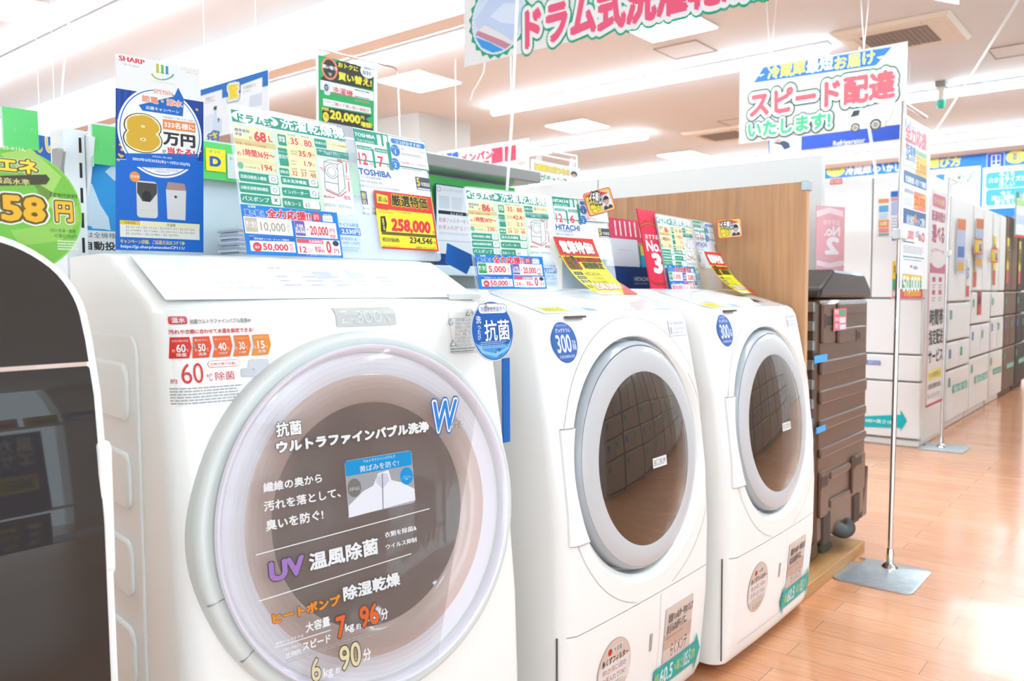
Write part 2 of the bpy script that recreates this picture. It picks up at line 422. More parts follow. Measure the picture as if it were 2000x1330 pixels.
def cassette(x, y, lab):
    t = empty('air_conditioner', (x, y, HC - .003), 0, lab, 'air conditioner', 'ceiling cassettes')
    MB().loft([[(-.46, -.48, 0), (.46, -.48, 0), (.46, .48, 0), (-.46, .48, 0)], [(-.43, -.45, -.035), (.43, -.45, -.035), (.43, .45, -.035), (-.43, .45, -.035)]]).build('face_panel', M['acbeige'], t)
    g = MB().box(-.27, -.27, -.04, .27, .27, -.034)
    for k in range(14): g.box(-.26, -.26 + k * .04, -.045, .26, -.245 + k * .04, -.039)
    g.build('intake_grille', M['acgrille'], t)
    for (a, b, c, d) in ((-.25, -.4, .25, -.33), (-.25, .33, .25, .4), (-.4, -.25, -.33, .25), (.33, -.25, .4, .25)):
        MB().box(a, b, -.042, c, d, -.03).build('air_flap', M['acbeige'], t)
cassette(7.98, 2.03, 'beige ceiling air conditioner with dark grille beside the delivery sign')
cassette(11.25, 5.2, 'distant ceiling air conditioner left of the delivery sign')
p = at(1839, 160, Z=HC)
t = empty('emergency_lamp', p, 0, 'small ceiling lamp with a green tip hanging below a dark box', 'lamp')
MB().box(-.07, -.05, -.06, .07, .05, 0).build('mount_box', M['acgrille'], t)
MB().tube([(0, .0, -.05), (0, 0, -.2)], .035, 10).build('stem', M['acbeige'], t)
MB().lathe([(.0, -.29), (.035, -.28), (.045, -.24), (.045, -.2), (.0, -.2)], XYZ, 14).build('green_tip', M['teal'], t, smooth=50)

# thin cords and rods
def cord(pts, r, lab, name='ceiling_wire', cat='wire', m='cord'): return tag(MB().tube(pts, r, 8).build(name, M[m], smooth=60), lab, cat)
cord([at(143, -70, Y=2.6), at(136, 20, Y=2.6), at(128, 90, Y=2.6), at(121, 180, Y=2.6), at(117, 250, Y=2.6)], .003, 'thin clear wire hanging down beside the green price boards')
cord([at(1012, -40, Y=1.55), at(1005, 110, Y=1.55), at(1000, 230, Y=1.55), at(990, 372, Y=1.55)], .0045, 'thin white pole rising behind the middle washer in front of the drum banner', 'pole', 'pole')
cord([at(2010, -35, X=5.5), at(1905, 135, X=5.5), at(1790, 315, X=5.5)], .008, 'white cord slanting across the ceiling towards the poster stand')
cord([at(1668, -40, X=8), at(1693, 225, X=8), at(1700, 265, X=8), at(1712, 345, X=8)], .014, 'white cord hanging in front of the Refrigerator sign')
cord([at(947, 118, X=3.01), at(945, 140, X=3.01), at(934, 163, X=3.01), at(924, 178, X=3.01), at(919, 196, X=3.01)], .003, 'loose curled string dangling from the drum banner')
# ------------------------------------------------------------------ washing machines
def interp(z, tab):
    if z <= tab[0][0]: return tab[0][1]
    for (a, b), (c, d) in zip(tab, tab[1:]):
        if z <= c:
            k = (z - a) / (c - a); return b + (d - b) * k
    return tab[-1][1]
def front_fn(prof, W, rc, bulge):
    e = W / 2 - rc
    def F(x, z):
        a = abs(x); y = interp(z, prof) + bulge * (min(a, e) / e) ** 2
        if a > e: q = min(a - e, rc * .999); y += rc - math.sqrt(rc * rc - q * q)
        return y
    return F
def body_mesh(F, W, depth, zs, rc):
    e = W / 2 - rc; xs = [-W / 2 + rc * (1 - math.cos(math.pi / 2 * k / 7)) for k in range(8)]
    xs[0] = -W / 2 + 1e-5
    mid = [-e + 2 * e * k / 16 for k in range(1, 16)]; xs = xs + mid + [-x for x in reversed(xs)]
    rings = []
    for z in zs:
        r = [(x, F(x, z), z) for x in xs]; r += [(W / 2, depth - .03, z), (W / 2 - .03, depth, z), (-W / 2 + .03, depth, z), (-W / 2, depth - .03, z)]
        rings.append(r)
    return MB().loft(rings)
def on_front(F, root, x0=0, z0=0):
    """artwork stuck on a curved machine front: (u, v, h) -> local point, and pixel -> (u, v)"""
    mw = world_of(root); inv = mw.inverted(); c = inv @ CAM
    def surf(u, v, h): return (u, F(u, v) - h * 3 - .0012, v)
    def pix(px, py):
        d = inv.to_3x3() @ ray(px, py); y = F(0, .7)
        for _ in range(25):
            t = (y - c.y) / d.y; q = c + t * d; y = F(max(-.3, min(.3, q.x)), q.z)
        t = (y - c.y) / d.y; q = c + t * d; return (q.x, q.z)
    return surf, pix

# --- the white drum washer in the middle (its twin is copied from it further down)
Wh, RC = .67, .045
PH = [(0, .03), (.03, .012), (.06, -.002), (.27, -.02), (.45, -.022), (.6, -.015), (.78, .006), (.93, .035), (.995, .05), (1.012, .06), (1.022, .075), (1.05, .17), (1.075, .26), (1.08, .30)]
FH = front_fn(PH, Wh, RC, .005)
TILT_H = math.radians(5)
def hitachi():
    root = empty('washing_machine', (1.712, .990, 0), math.radians(.4))
    zs = [.03, .04, .06, .1, .18, .27, .36, .45, .52, .6, .69, .78, .86, .93, .97, .995, 1.005, 1.012, 1.018, 1.022, 1.05, 1.075, 1.08]
    b = body_mesh(FH, Wh, .60, zs, RC).build('body', M['white'], root, smooth=28)
    # door recess, cut perpendicular to the slightly leaning front
    cx, cz, R = .010, .681, .274
    yc = FH(0, cz) + .016
    ca, sa = math.cos(TILT_H), math.sin(TILT_H)
    def D(a, bb, h): return (cx + a, yc + bb * sa - h * ca, cz + bb * ca + h * sa)      # h: out of the front
    c1 = MB().lathe([(0, -.045), (R + .004, -.045), (R + .010, -.01), (R + .034, .012), (R + .05, .06), (0, .06)], D, 72).build('cutter', M['white'])
    cuts = [c1]
    cuts.append(MB().box(-.40, -.2, .337, .40, .0, .3395).build('cutter', M['white']))            # seam above the lower panel
    for z0, z1 in ():
        pass
    for c in cuts: c.parent = root
    bpy.context.view_layer.update()
    cut(b, cuts)
    # lower panel lines
    MB().box(-.3362, .0125, .05, -.333, .0155, .337).build('panel_gap', M['grooves'], root)
    s, pix = on_front(FH, root)
    sh = Sheet((0, 0, 0), surf=s)
    sh.ruv(.045, .335, .0462, .05, '#cfc4bb'); sh.ruv(.0, .20, .012, .245, '#bdb6af', .003); sh.ruv(-.262, .078, .28, .0795, '#cfc4bb')
    sh.build('panel_lines', root)
    # big shallow arc around the door
    N = 150; runs = [[]]
    for i in range(N + 1):
        an = math.radians(-250 + 360 * i / N); x, z = cx + .337 * math.cos(an), cz - .008 + .337 * math.sin(an)
        if abs(x) > .318 or z < .345:
            if runs[-1]: runs.append([])
        else: runs[-1].append((x, z))
    for rn in runs:
        if len(rn) < 3: continue
        vs = []
        for k, (x, z) in enumerate(rn):
            a = math.atan2(z - cz + .008, x - cx)
            for q in (-.0007, .0007): xx, zz = x + q * math.cos(a), z + q * math.sin(a); vs.append((xx, FH(xx, zz) - .0016, zz))
        MB().add(vs, [(2 * k, 2 * k + 1, 2 * k + 3, 2 * k + 2) for k in range(len(rn) - 1)]).build('door_surround_line', M['softgroove'], root)
    # door
    d = empty('door', (0, 0, 0)); d.parent = root; d.matrix_basis = Matrix()
    MB().lathe([(0, -.04), (R, -.04), (R, -.012), (R - .003, -.002), (R - .010, .004), (R - .012, .004)], D, 80).build('door_rim', M['rimdark'], d, smooth=40)
    def DI(a, bb, h): return D(a, bb - .009 * max(0, min(1, (R - math.hypot(a, bb)) / (R - .207))), h)     # the window sits a little low in its ring
    MB().lathe([(R - .012, .0045), (R - .02, .008), (.24, .011), (.212, .012), (.207, .011)], DI, 80).build('smoked_ring', M['ringgrey'], d, smooth=60)
    MB().lathe([(.207, .011), (.18, .0155), (.13, .0205), (.07, .0240), (.02, .0253), (0, .0255)], DI, 80).build('door_glass', M['drumdark'], d, smooth=60)
    q = Sheet((0, 0, 0), surf=lambda u, v, h: D(u - .012, v - .03, .0262 + h))
    q.boarduv(.012, -.006, .078, .018, '#f4f2ee', .0012)
    q.tuv('BIG DRUM', .018, -.002, .072, .014, '#2d2a28', .01)
    q.build('drum_badge', d)
    # hinge cover on the left; right, a patch with the grip hollow's shade as colour
    def patch(name, rows, h, m, par):
        """a raised piece following the front: rows of (z, x0, x1)"""
        n = 8; top = [[(a + (b - a) * k / n, z) for k in range(n + 1)] for z, a, b in rows]; mb = MB()
        mb.add([(x, FH(x, z) - h, z) for r in top for x, z in r], [(r * (n + 1) + k, r * (n + 1) + k + 1, (r + 1) * (n + 1) + k + 1, (r + 1) * (n + 1) + k) for r in range(len(rows) - 1) for k in range(n)])
        loop = top[0] + [r[-1] for r in top[1:-1]] + top[-1][::-1] + [r[0] for r in top[1:-1]][::-1]; q = len(loop)
        mb.add([(x, FH(x, z) - h, z) for x, z in loop] + [(x, FH(x, z) + .003, z) for x, z in loop], [(i, (i + 1) % q, q + (i + 1) % q, q + i) for i in range(q)])
        return mb.build(name, m, par, smooth=35)
    arcx = lambda z, r: math.sqrt(max(r * r - (z - cz) ** 2, 0))
    zr = [.535 + .245 * k / 12 for k in range(13)]
    patch('hinge_cover', [(z, -.318, cx - arcx(z, R + .03) - .002) for z in zr], .006, M['white2'], d)
    for za in (.5335, .7805): patch('hinge_line', [(za + k * .0008, -.316, cx - arcx(za, R + .03) - .002) for k in (0, 1, 2)], .0063, M['softgroove'], d)
    patch('hinge_slot', [(z, -.3107, -.3090) for z in (.55, .575, .60)], .0055, M['grooves'], d); patch('hinge_slot', [(z, -.3107, -.3090) for z in (.68, .705, .73)], .0055, M['grooves'], d)
    zr = [.72 + .135 * k / 12 for k in range(13)]
    patch('grip_shade_patch', [(z, cx + arcx(z, R + .032), cx + arcx(z, R + .032) + .002 + .05 * math.sin(math.pi * min(1, (z - .72) / .135 * .62 + .02)) * (1 if z < .84 else .5)) for z in zr], .0015, M['notch'], d)
    # control panel on the slanted top
    def TOP(a, bb, h):            # a across, bb up the slope
        y0, z0, y1, z1 = .08, 1.0235, .262, 1.0757; l = math.hypot(y1 - y0, z1 - z0); cy, szn = (y1 - y0) / l, (z1 - z0) / l
        return (a, y0 + bb * cy - h * szn, z0 + bb * szn + h * cy)
    pm = Sheet((0, 0, 0), surf=TOP)
    pm.boarduv(-.285, .002, .285, .185, M['panelwhite'], .003, 0)
    pm.ruv(-.262, .012, -.175, .05, '#f1e24b'); pm.tuv('洗剤投入口', -.255, .02, -.185, .042, '#77702a')
    pm.ruv(-.165, .012, -.02, .06, '#dfe6ec'); pm.ruv(-.1, .015, -.06, .05, '#8fb0dc')
    pm.ruv(-.165, .062, .11, .072, '#cfe0dd'); pm.ruv(-.02, .012, .11, .058, '#e3eaf4')
    pm.tuv('AI ヒートリサイクル', .10, .06, .22, .075, '#a14b48'); pm.tuv('切 入', .13, .028, .2, .045, '#999999')
    pm.build('control_panel', root)
    MB().box(-.24, .052, 1.013, -.17, .064, 1.018).build('panel_gap', M['grooves'], root)
    SX = -.262
    st = Sheet((0, 0, 0), surf=s, inv=pix)
    su, sv = SX, .962
    st.euv(su, sv, .044, .044, '#3a66b4'); st.euv(su, sv, .042, .042, '#4470bb')
    def sq(t, a, b, c, d, col, bo): st.tuv(t, su + a, sv + b, su + c, sv + d, col, bo)
    sq('300', -.030, -.022, .021, .017, '#f4f5fa', .03); sq('ビッグドラム', -.025, .021, .025, .031, '#f4f5fa', .05); sq('おかげさまで', -.018, .034, .018, .039, '#dfe5f3', .02)
    sq('万台\n突破', .024, -.018, .038, .004, '#f4f5fa', .03); sq('洗濯乾燥機累計販売', -.027, -.034, .027, -.027, '#dfe5f3', .02)
    st.build('blue_round_sticker', root, 'blue round sticker reading 300')
    st = Sheet((0, 0, 0), surf=s)
    st.ruv(.2, .955, .298, .997, '#cfcdd6'); st.ruv(.2012, .956, .2968, .996, '#efecec'); st.tuv('やけど・けがをおそれがあります', .208, .984, .285, .992, '#a9a6b0')
    st.tuv('ドラムに手をふれないでください', .222, .970, .292, .978, '#b3b0b9'); st.tuv('必ずお読みください', .222, .960, .275, .967, '#b3b0b9'); st.ruv(.206, .96, .214, .978, '#b9b6bf')
    st.build('caution_label', root)
    st = Sheet((0, 0, 0), surf=s)
    st.euv(-.155, .215, .068, .073, '#d9b8a2'); st.euv(-.155, .215, .066, .071, '#e9cfbf'); st.ruv(-.213, .205, -.097, .18, '#f4e9e2'); st.ruv(-.219, .235, -.091, .18, '#f4e9e2')
    st.euv(-.178, .262, .008, .008, '#d5352c'); st.ruv(-.165, .256, -.128, .272, '#efe3da'); st.tuv('大容量', -.163, .257, -.130, .27, '#3c332d'); st.tuv('糸くずフィルター', -.207, .232, -.101, .25, '#332b26', .03)
    st.tuv('約1か月に1回の', -.203, .211, -.108, .226, '#b0564b'); st.tuv('お手入れでOK!', -.203, .190, -.108, .206, '#b0564b'); st.tuv('らくメンテ', -.182, .150, -.126, .168, '#3c332d', .02)
    st.tuv('※お手入れの目安です', -.19, .180, -.115, .186, '#8a7a70')
    st.build('filter_sticker', root, 'beige oval lint filter sticker')
    st = Sheet((0, 0, 0), surf=s)
    st.ruv(.072, .098, .222, .283, '#ead3c5'); st.ruv(.072, .175, .222, .215, '#dbb6a3')
    st.tuv('乾燥フィルターをなくして', .088, .243, .222, .266, '#8a5a3c', .03, '#f6ece4', .05); st.tuv('お手入れがらくに。', .083, .215, .19, .240, '#8a5a3c', .03, '#f6ece4', .05)
    st.tuv('※乾燥のたびのお手入れ不要', .082, .200, .17, .208, '#9b8576'); st.tuv('らくメンテ', .112, .147, .202, .183, '#3c332d', .02)
    st.build('maintenance_sticker', root, 'beige easy maintenance sticker')
    return root
m2 = hitachi()
tag(m2, 'white drum washer in the middle of the three white ones, beside the blue hanging tag', 'washing machine')
def size_arrow(root, F, x0, x1, zc, txt1, txt2, both):
    s, pix = on_front(F, root); a = Sheet((0, 0, 0), surf=lambda u, v, h: (u, F(u, v) - .0045 - h * 3, v))
    hh = .028
    p = [(x0 + .03, zc - hh), (x1 - .03, zc - hh), (x1 - .03, zc - hh * 1.9), (x1, zc), (x1 - .03, zc + hh * 1.9), (x1 - .03, zc + hh), (x0 + .03, zc + hh)]
    p += [(x0 + .03, zc + hh * 1.9), (x0, zc), (x0 + .03, zc - hh * 1.9)] if both else []
    for i in range(12):
        ua, ub = x0 + .03 + (x1 - x0 - .06) * i / 12, x0 + .03 + (x1 - x0 - .06) * (i + 1) / 12
        a.puv([(ua, zc - hh), (ub, zc - hh), (ub, zc + hh), (ua, zc + hh)], '#22b3aa')
    a.puv([(x1 - .03, zc - hh * 1.9), (x1, zc), (x1 - .03, zc + hh * 1.9)], '#22b3aa')
    if both: a.puv([(x0 + .03, zc + hh * 1.9), (x0, zc), (x0 + .03, zc - hh * 1.9)], '#22b3aa')
    L = x1 - x0 - .06
    a.tuv('幅', x0 + .035, zc - .016, x0 + .055, zc + .016, '#f0dc3c'); a.tuv(txt1, x0 + .06, zc - .02, x0 + .06 + L * .3, zc + .02, '#f2fbfa', .04); a.tuv('×高さ', x0 + .065 + L * .32, zc - .014, x0 + .065 + L * .52, zc + .016, '#f0dc3c')
    a.tuv(txt2, x0 + .065 + L * .54, zc - .02, x1 - .06, zc + .02, '#f2fbfa', .04); a.tuv('cm', x1 - .055, zc - .014, x1 - .032, zc + .012, '#f0dc3c')
    return a.build('size_arrow', root, 'teal arrow giving the width and height')
m3 = copy_tree(m2); m3.matrix_world = Matrix.Translation((2.416, .945, 0))
tag(m3, 'white drum washer at the far end, next to the wooden partition', 'washing machine')
size_arrow(m2, FH, .0, .285, .112, '60.5', '105.5', False)
size_arrow(m3, FH, .03, .295, .112, '60.5', '105.5', True)
# brown reflection in the far machine's lid glass, painted as a flat patch
def TOP3(a, bb, h):
    y0, z0, y1, z1 = .08, 1.0235, .262, 1.0757; l = math.hypot(y1 - y0, z1 - z0); cy, szn = (y1 - y0) / l, (z1 - z0) / l
    return (a, y0 + bb * cy - h * szn, z0 + bb * szn + h * cy)
q = Sheet((0, 0, 0), surf=TOP3); q.ruv(-.02, .045, .19, .13, M['brownd']); q.h = 40; q.build('lid_reflection', m3, 'dark touch screen')

# --- the big white washer in front
W1, RC1 = .665, .05
P1 = [(0, .01), (.05, -.016), (.3, -.026), (.476, -.02), (.62, -.005), (.78, .015), (.9, .037), (.98, .052), (1.034, .0635), (1.041, .070), (1.047, .084), (1.06, .105), (1.135, .262), (1.14, .29)]
F1 = front_fn(P1, W1, RC1, .012)
PSI = math.radians(8)
m1 = empty('washing_machine', (.931, 1.051, 0), PSI, 'large white drum washer in front with printed film over its round door', 'washing machine')
zs = [.03, .05, .12, .2, .3, .38, .476, .55, .62, .7, .78, .84, .9, .94, .98, 1.005, 1.02, 1.034, 1.0375, 1.041, 1.044, 1.047, 1.06, 1.08, 1.1, 1.12, 1.135, 1.14]
b1 = body_mesh(F1, W1, .56, zs, RC1).build('body', M['white'], m1, smooth=26)
cx1, cz1, R1 = -.009, .697, .321
T1 = math.radians(7); y1c = F1(0, cz1)
def D1(a, bb, h): return (cx1 + a, y1c + bb * math.sin(T1) - h * math.cos(T1), cz1 + bb * math.cos(T1) + h * math.sin(T1))
c1 = MB().lathe([(0, -.055), (R1 - .045, -.055), (R1 - .045, .07), (0, .07)], D1, 96).build('cutter', M['white']); c1.parent = m1
bpy.context.view_layer.update(); cut(b1, [c1])
d1 = empty('door', (0, 0, 0)); d1.parent = m1; d1.matrix_basis = Matrix()
MB().lathe([(R1 - .008, -.06), (R1 - .010, -.006), (R1 - .012, .004), (R1 - .017, .011), (R1 - .024, .013), (R1 - .03, .010), (R1 - .036, .011), (R1 - .045, .012), (R1 - .05, .0)], D1, 96).build('door_rim', M['greywhite'], d1, smooth=50)
MB().lathe([(R1 - .047, .010), (R1 - .046, .016), (R1 - .0405, .024), (R1 - .036, .0245), (R1 - .034, .018)], D1, 96).build('violet_rim', M['purple'], d1, smooth=50)
MB().lathe([(R1 - .04, .004), (.236, .006)], D1, 96).build('pale_ring', M['ringlav'], d1, smooth=50)
MB().lathe([(.236, .006), (.228, .008), (.195, .004), (.188, -.002)], D1, 96).build('pink_ring', M['ringpink'], d1, smooth=50)  # reflection on the door put into the ring's pink colour
MB().lathe([(.188, -.002), (.17, -.012), (.13, -.028), (.08, -.036), (.03, -.039), (0, -.039)], D1, 96).build('door_glass', M['drumfront'], d1, smooth=60)
MB().lathe([(R1 - .042, .024), (R1 - .06, .030), (.2, .036), (.1, .039), (0, .040)], D1, 96).build('door_cover', M['cover'], d1, smooth=60)
# printed film hanging on the door cover
mwi = world_of(m1).inverted(); cl = mwi @ CAM
def film_surf(u, v, h): return D1(u, v, .0405 + h)
def film_pix(px, py):
    d = mwi.to_3x3() @ ray(px, py); o = Vector(D1(0, 0, .0405)); ex = Vector((1, 0, 0)); ey = Vector((0, math.sin(T1), math.cos(T1))); n = Vector((0, -math.cos(T1), math.sin(T1)))
    t = (o - cl).dot(n) / d.dot(n); qq = cl + t * d - o; return (qq.dot(ex), qq.dot(ey))
fl = Sheet((0, 0, 0), surf=film_surf, inv=film_pix, crop=(380, 750, 2.2937))
A_, B_ = (.272 * math.cos(math.radians(38)), .272 * math.sin(math.radians(38))), (.272 * math.cos(math.radians(286)), .272 * math.sin(math.radians(286)))
def side(q): return (B_[0] - A_[0]) * (q[1] - A_[1]) - (B_[1] - A_[1]) * (q[0] - A_[0])
for rr_ in [.272 - .0085 * k for k in range(8)]:
    o_ = []; cc = [(-.012 + (rr_ + (.012 if rr_ > .27 else 0)) * math.cos(2 * math.pi * k / 90), rr_ * math.sin(2 * math.pi * k / 90)) for k in range(90)]
    if rr_ > .27: cc = [(.272 * math.cos(2 * math.pi * k / 90), .272 * math.sin(2 * math.pi * k / 90)) for k in range(90)]
    for p_, q_ in zip(cc, cc[1:] + cc[:1]):
        a_, b_ = side(p_), side(q_)
        if a_ <= 0: o_.append(p_)
        if (a_ <= 0) != (b_ <= 0): k_ = a_ / (a_ - b_); o_.append((p_[0] + (q_[0] - p_[0]) * k_, p_[1] + (q_[1] - p_[1]) * k_))
    fl._push(o_, [tuple(range(len(o_)))], M['film'])
WH = '#f2f0ee'; DK = '#4a4542'
def dt(t, x0, y0, x1, y1, c=WH, b=.05, **k): fl.t(t, x0, y0, x1, y1, c, b, **k)
dt('抗菌', 360, 172, 482, 225, WH, .06, out=DK, ow=.05); dt('ウルトラファインバブル洗浄', 362, 262, 1052, 208, WH, .11, out=DK, ow=.05)
fl.t('W', 1066, 80, 1186, 200, '#2f86d8', .03, out=[('#2b6db4', .11), ('#f4f4f4', .06)], shear=.25); dt('ダブル', 1142, 170, 1197, 194, WH, .02, out=DK, ow=.05)
dt('繊維の奥から', 305, 444, 572, 441); dt('汚れを落として、', 308, 527, 655, 506); dt('臭いを防ぐ!', 316, 612, 578, 606)
# picture of a white shirt
fl.r(670, 345, 990, 530, '#b5b4b4', .006); fl.r(674, 350, 986, 526, '#a5a4a5', .005); fl.r(672, 347, 974, 362, '#1593cf', .003)
fl.t('ウルトラファインバブルで', 755, 340, 898, 330, WH, .01); fl.t('黄ばみを防ぐ!', 738, 368, 915, 366, WH, .02)
fl.p([(690, 600), (690, 545), (755, 480), (800, 455), (822, 400), (868, 385), (880, 430), (925, 440), (985, 470), (988, 520)], '#eceaf0'); fl.p([(815, 415), (840, 398), (862, 400), (872, 432), (842, 470), (812, 440)], '#cfccd9'); fl.p([(838, 400), (842, 400), (846, 560), (842, 560)], '#83808a')
fl.e(715, 465, 31, 42, '#7c756f'); fl.e(949, 412, 29, 39, '#0f95d4'); fl.t('水道水での\n洗浄で確認', 692, 470, 738, 468, '#d9d5d0', .0); fl.t('ウルトラ\nファインバブル\n洗浄', 925, 415, 972, 425, '#dff0fa', .0)
fl.p([(275, 763), (1052, 556), (1052, 560), (275, 768)], WH); fl.p([(288, 970), (970, 758), (970, 762), (288, 975)], WH)
dt('UV', 328, 800, 497, 850, '#a77bc0', .09, out=DK, ow=.04); dt('温風除菌', 508, 760, 825, 760, WH, .06, out=DK, ow=.04); dt('衣類を除菌&', 850, 668, 995, 652); dt('ウイルス抑制', 855, 722, 995, 704)
dt('ヒートポンプ', 345, 1030, 655, 985, '#f0922c', .11, out=DK, ow=.04); dt('除湿乾燥', 662, 915, 922, 895, WH, .065, out=DK, ow=.04)
dt('大容量', 495, 1070, 608, 1082, WH, .05); dt('業界トップクラス', 362, 1158, 488, 1132); fl.p([(362, 1178), (610, 1100), (610, 1104), (362, 1182)], WH); dt('スピード', 482, 1158, 610, 1155, WH, .05); dt('圧倒的', 408, 1205, 476, 1208); dt('洗濯から乾燥まで', 392, 1188, 478, 1172, WH, 0)
dt('7', 630, 1045, 682, 1130, '#ea6a2c', .05, out=DK, ow=.04); dt('kg', 672, 1075, 715, 1108); dt('約', 722, 1075, 745, 1095); dt('96', 735, 1000, 828, 1070, '#ea6a2c', .05, out=DK, ow=.04); dt('分', 832, 1010, 868, 1050)
fl.lines(410, 1255, 855, 1085, 2, '#b5aca4', .25)
dt('6', 518, 1235, 568, 1322, '#e6d8a8', .03, out=DK, ow=.04); dt('kg', 575, 1275, 622, 1312); dt('約', 630, 1270, 652, 1292); dt('90', 645, 1180, 748, 1255, '#e6d8a8', .03, out=DK, ow=.04); dt('分', 752, 1190, 792, 1232)
film = fl.build('promotional_film', d1, 'smoked film with white and orange writing')
# hinge lines on the rim
for an in (195, 214):
    a = math.radians(an); e1, e2 = .284, .310
    MB().prism([(e1 * math.cos(a), e1 * math.sin(a)), (e2 * math.cos(a), e2 * math.sin(a)), (e2 * math.cos(a + .004), e2 * math.sin(a + .004)), (e1 * math.cos(a + .004), e1 * math.sin(a + .004))], D1, .004, .0135).build('rim_seam', M['softgroove'], d1)
# stickers on the front
s1, pix1 = on_front(F1, m1)
st = Sheet((0, 0, 0), surf=s1, inv=pix1, crop=(300, 580, 2.7778), step=.0001)
st.r(60, 72, 645, 560, M['cover']); st.r(85, 106, 182, 147, '#e23a36', .003); st.t('温水', 100, 112, 168, 141, '#fbf4f2', .04); st.t('抗菌ウルトラファインバブル洗浄W', 192, 120, 528, 138, '#9a9794', .04)
st.t('汚れや衣類に合わせて水温を設定できる!', 90, 178, 540, 189, '#e0423c', .04)
xb = [95, 205, 312, 425, 525, 632]; cs = ['#e0392f', '#e8502f', '#ee682f', '#f27c30', '#f39333']
for k in range(5):
    a, b = xb[k], xb[k + 1]; ya, yb = 220 - (a - 95) * .036, 220 - (b - 95) * .036; za, zb = 337 - (a - 95) * .047, 337 - (b - 95) * .047
    notch = 14 if k else 0
    st.p([(a + 4, ya), (b - 14, yb), (b, (yb + zb) / 2), (b - 14, zb), (a + 4, za), (a + 4 + notch, (ya + za) / 2)], cs[k])
    st.t(('60', '50', '40', '30', '15')[k], a + 30, 258 - k * 5, b - 32, 300 - k * 5.5, '#fdf3ee', .05); st.t('℃', b - 32, 282 - k * 5, b - 16, 298 - k * 5.5, '#fdf3ee'); st.t('約', a + 14, 285 - k * 5, a + 28, 302 - k * 5.5, '#fdf3ee')
    st.t(('除菌', '洗浄', 'つけおき', 'おしゃれ着洗浄', '洗浄')[k], a + 34, 308 - k * 5, b - 28, 320 - k * 5.5, '#fdf3ee', .03); st.t(('白物衣類の除菌', '黄ばみに', '落ちにくいシミ', 'ウールもキレイ', '色落ちが気になる')[k], a + 12, 234 - k * 5, b - 20, 244 - k * 5.5, '#fbdcd2')
st.t('約', 106, 447, 138, 474, '#e0423c'); st.t('60', 147, 362, 272, 465, '#e2433d', .0); st.t('℃', 284, 418, 320, 455, '#e0423c'); st.t('除菌', 330, 406, 440, 446, '#e0423c', .02)
st.r(290, 347, 468, 373, '#e0423c', .006); st.r(292, 349, 466, 371, M['white2'], .006); st.t('白物衣類の除菌に', 305, 356, 455, 366, '#e0423c')
st.p([(510, 345), (530, 335), (620, 335), (628, 375), (600, 385), (602, 425), (545, 428), (545, 390), (515, 388)], '#d9d6da'); st.p([(470, 390), (520, 380), (545, 400), (545, 430), (475, 432)], '#d3d0d5'); st.lines(105, 495, 500, 560, 6, '#b9b6b2', .45)
st.build('warm_wash_sticker', m1, 'clear sticker with red and orange temperature arrows')
st = Sheet((0, 0, 0), surf=s1, inv=pix1, crop=(300, 580, 2.7778), step=.0003)
st.r(958, 60, 1315, 150, '#d3d1cc'); st.t('ZABOON', 1000, 76, 1282, 136, '#e7e5e1', -.005); st.r(1345, 66, 1360, 120, '#dddbd7')
st.build('name_plate', m1)
st = Sheet((0, 0, 0), surf=s1, inv=pix1, crop=(820, 440, 4.4333), step=.0002)
(ua_, va_), (ub_, vb_) = st.uv((228, 735)), st.uv((500, 1095)); [st.ruv(*q_, '#8fa0a6') for q_ in ((ua_, va_, ub_, va_ - .0006), (ua_, vb_, ub_, vb_ + .0006), (ua_, va_, ua_ + .0006, vb_), (ub_ - .0006, va_, ub_, vb_))]; st.ruv(ua_, va_ - .0155, ub_, va_ - .016, '#a9b5ba'); st.p([(390, 783), (430, 783), (410, 738)], '#8d999e'); st.p([(399, 777), (421, 777), (410, 752)], M['white2']); st.t('警告', 432, 742, 490, 782, '#8d999e')
st.e(262, 837, 19, 26, '#8d999e'); st.e(262, 837, 15, 21, M['white2']); st.p([(248, 820), (252, 816), (277, 854), (273, 858)], '#8d999e')
for k, tx in enumerate(('子供の閉じ込み、', '子供をドラムの中に', '本体近くに子供が', 'ドラム内に閉じ込め', 'やけど、感電、けが', 'ドラムが完全に止まる', 'まで中に手を入れない', '指をはさむおそれ')):
    st.t(tx, 300, 808 + k * 31, 447, 830 + k * 31, '#8b979c', .01)
st.p([(252, 1050), (306, 1045), (278, 985)], '#8d999e'); st.p([(262, 1044), (297, 1040), (278, 1000)], M['white2']); st.lines(255, 1062, 490, 1090, 2, '#9aa5a9', .5)
st.build('warning_label', m1)
# control panel plate on the slope
def TOP1(a, bb, h):
    y0, z0, y1, z1 = F1(0, 1.06), 1.06, F1(0, 1.135), 1.135; l = math.hypot(y1 - y0, z1 - z0); cy, szn = (y1 - y0) / l, (z1 - z0) / l
    return (a, y0 + bb * cy - (h + .0012) * szn, z0 + bb * szn + (h + .0012) * cy)
pm = Sheet((0, 0, 0), surf=TOP1); pm.boarduv(-.312, .002, .308, .172, M['panelwhite'], .0012)
rd = random.Random(3)
pm.tuv('TOSHIBA', -.24, .062, -.16, .074, '#dcdde0'); pm.tuv('HEAT PUMP', -.235, .04, -.13, .048, '#dadbde', 0)
for k, tx in enumerate(('標準', 'おまかせ', 'UV除菌', '温水', 'メモリー')): pm.tuv(tx, -.09 + k * .05, .125 - (k % 2) * .01, -.062 + k * .05, .132 - (k % 2) * .01, '#c3c5cb', 0)
for k in range(3):
    for i in range(6): pm.ruv(-.09 + i * .052, .09 - k * .018, -.09 + i * .052 + rd.uniform(.018, .036), .0945 - k * .018, '#cdd0d8')
pm.ruv(-.01, .085, .028, .115, '#dfe3ea'); pm.ruv(.06, .085, .1, .115, '#dfe3ea')
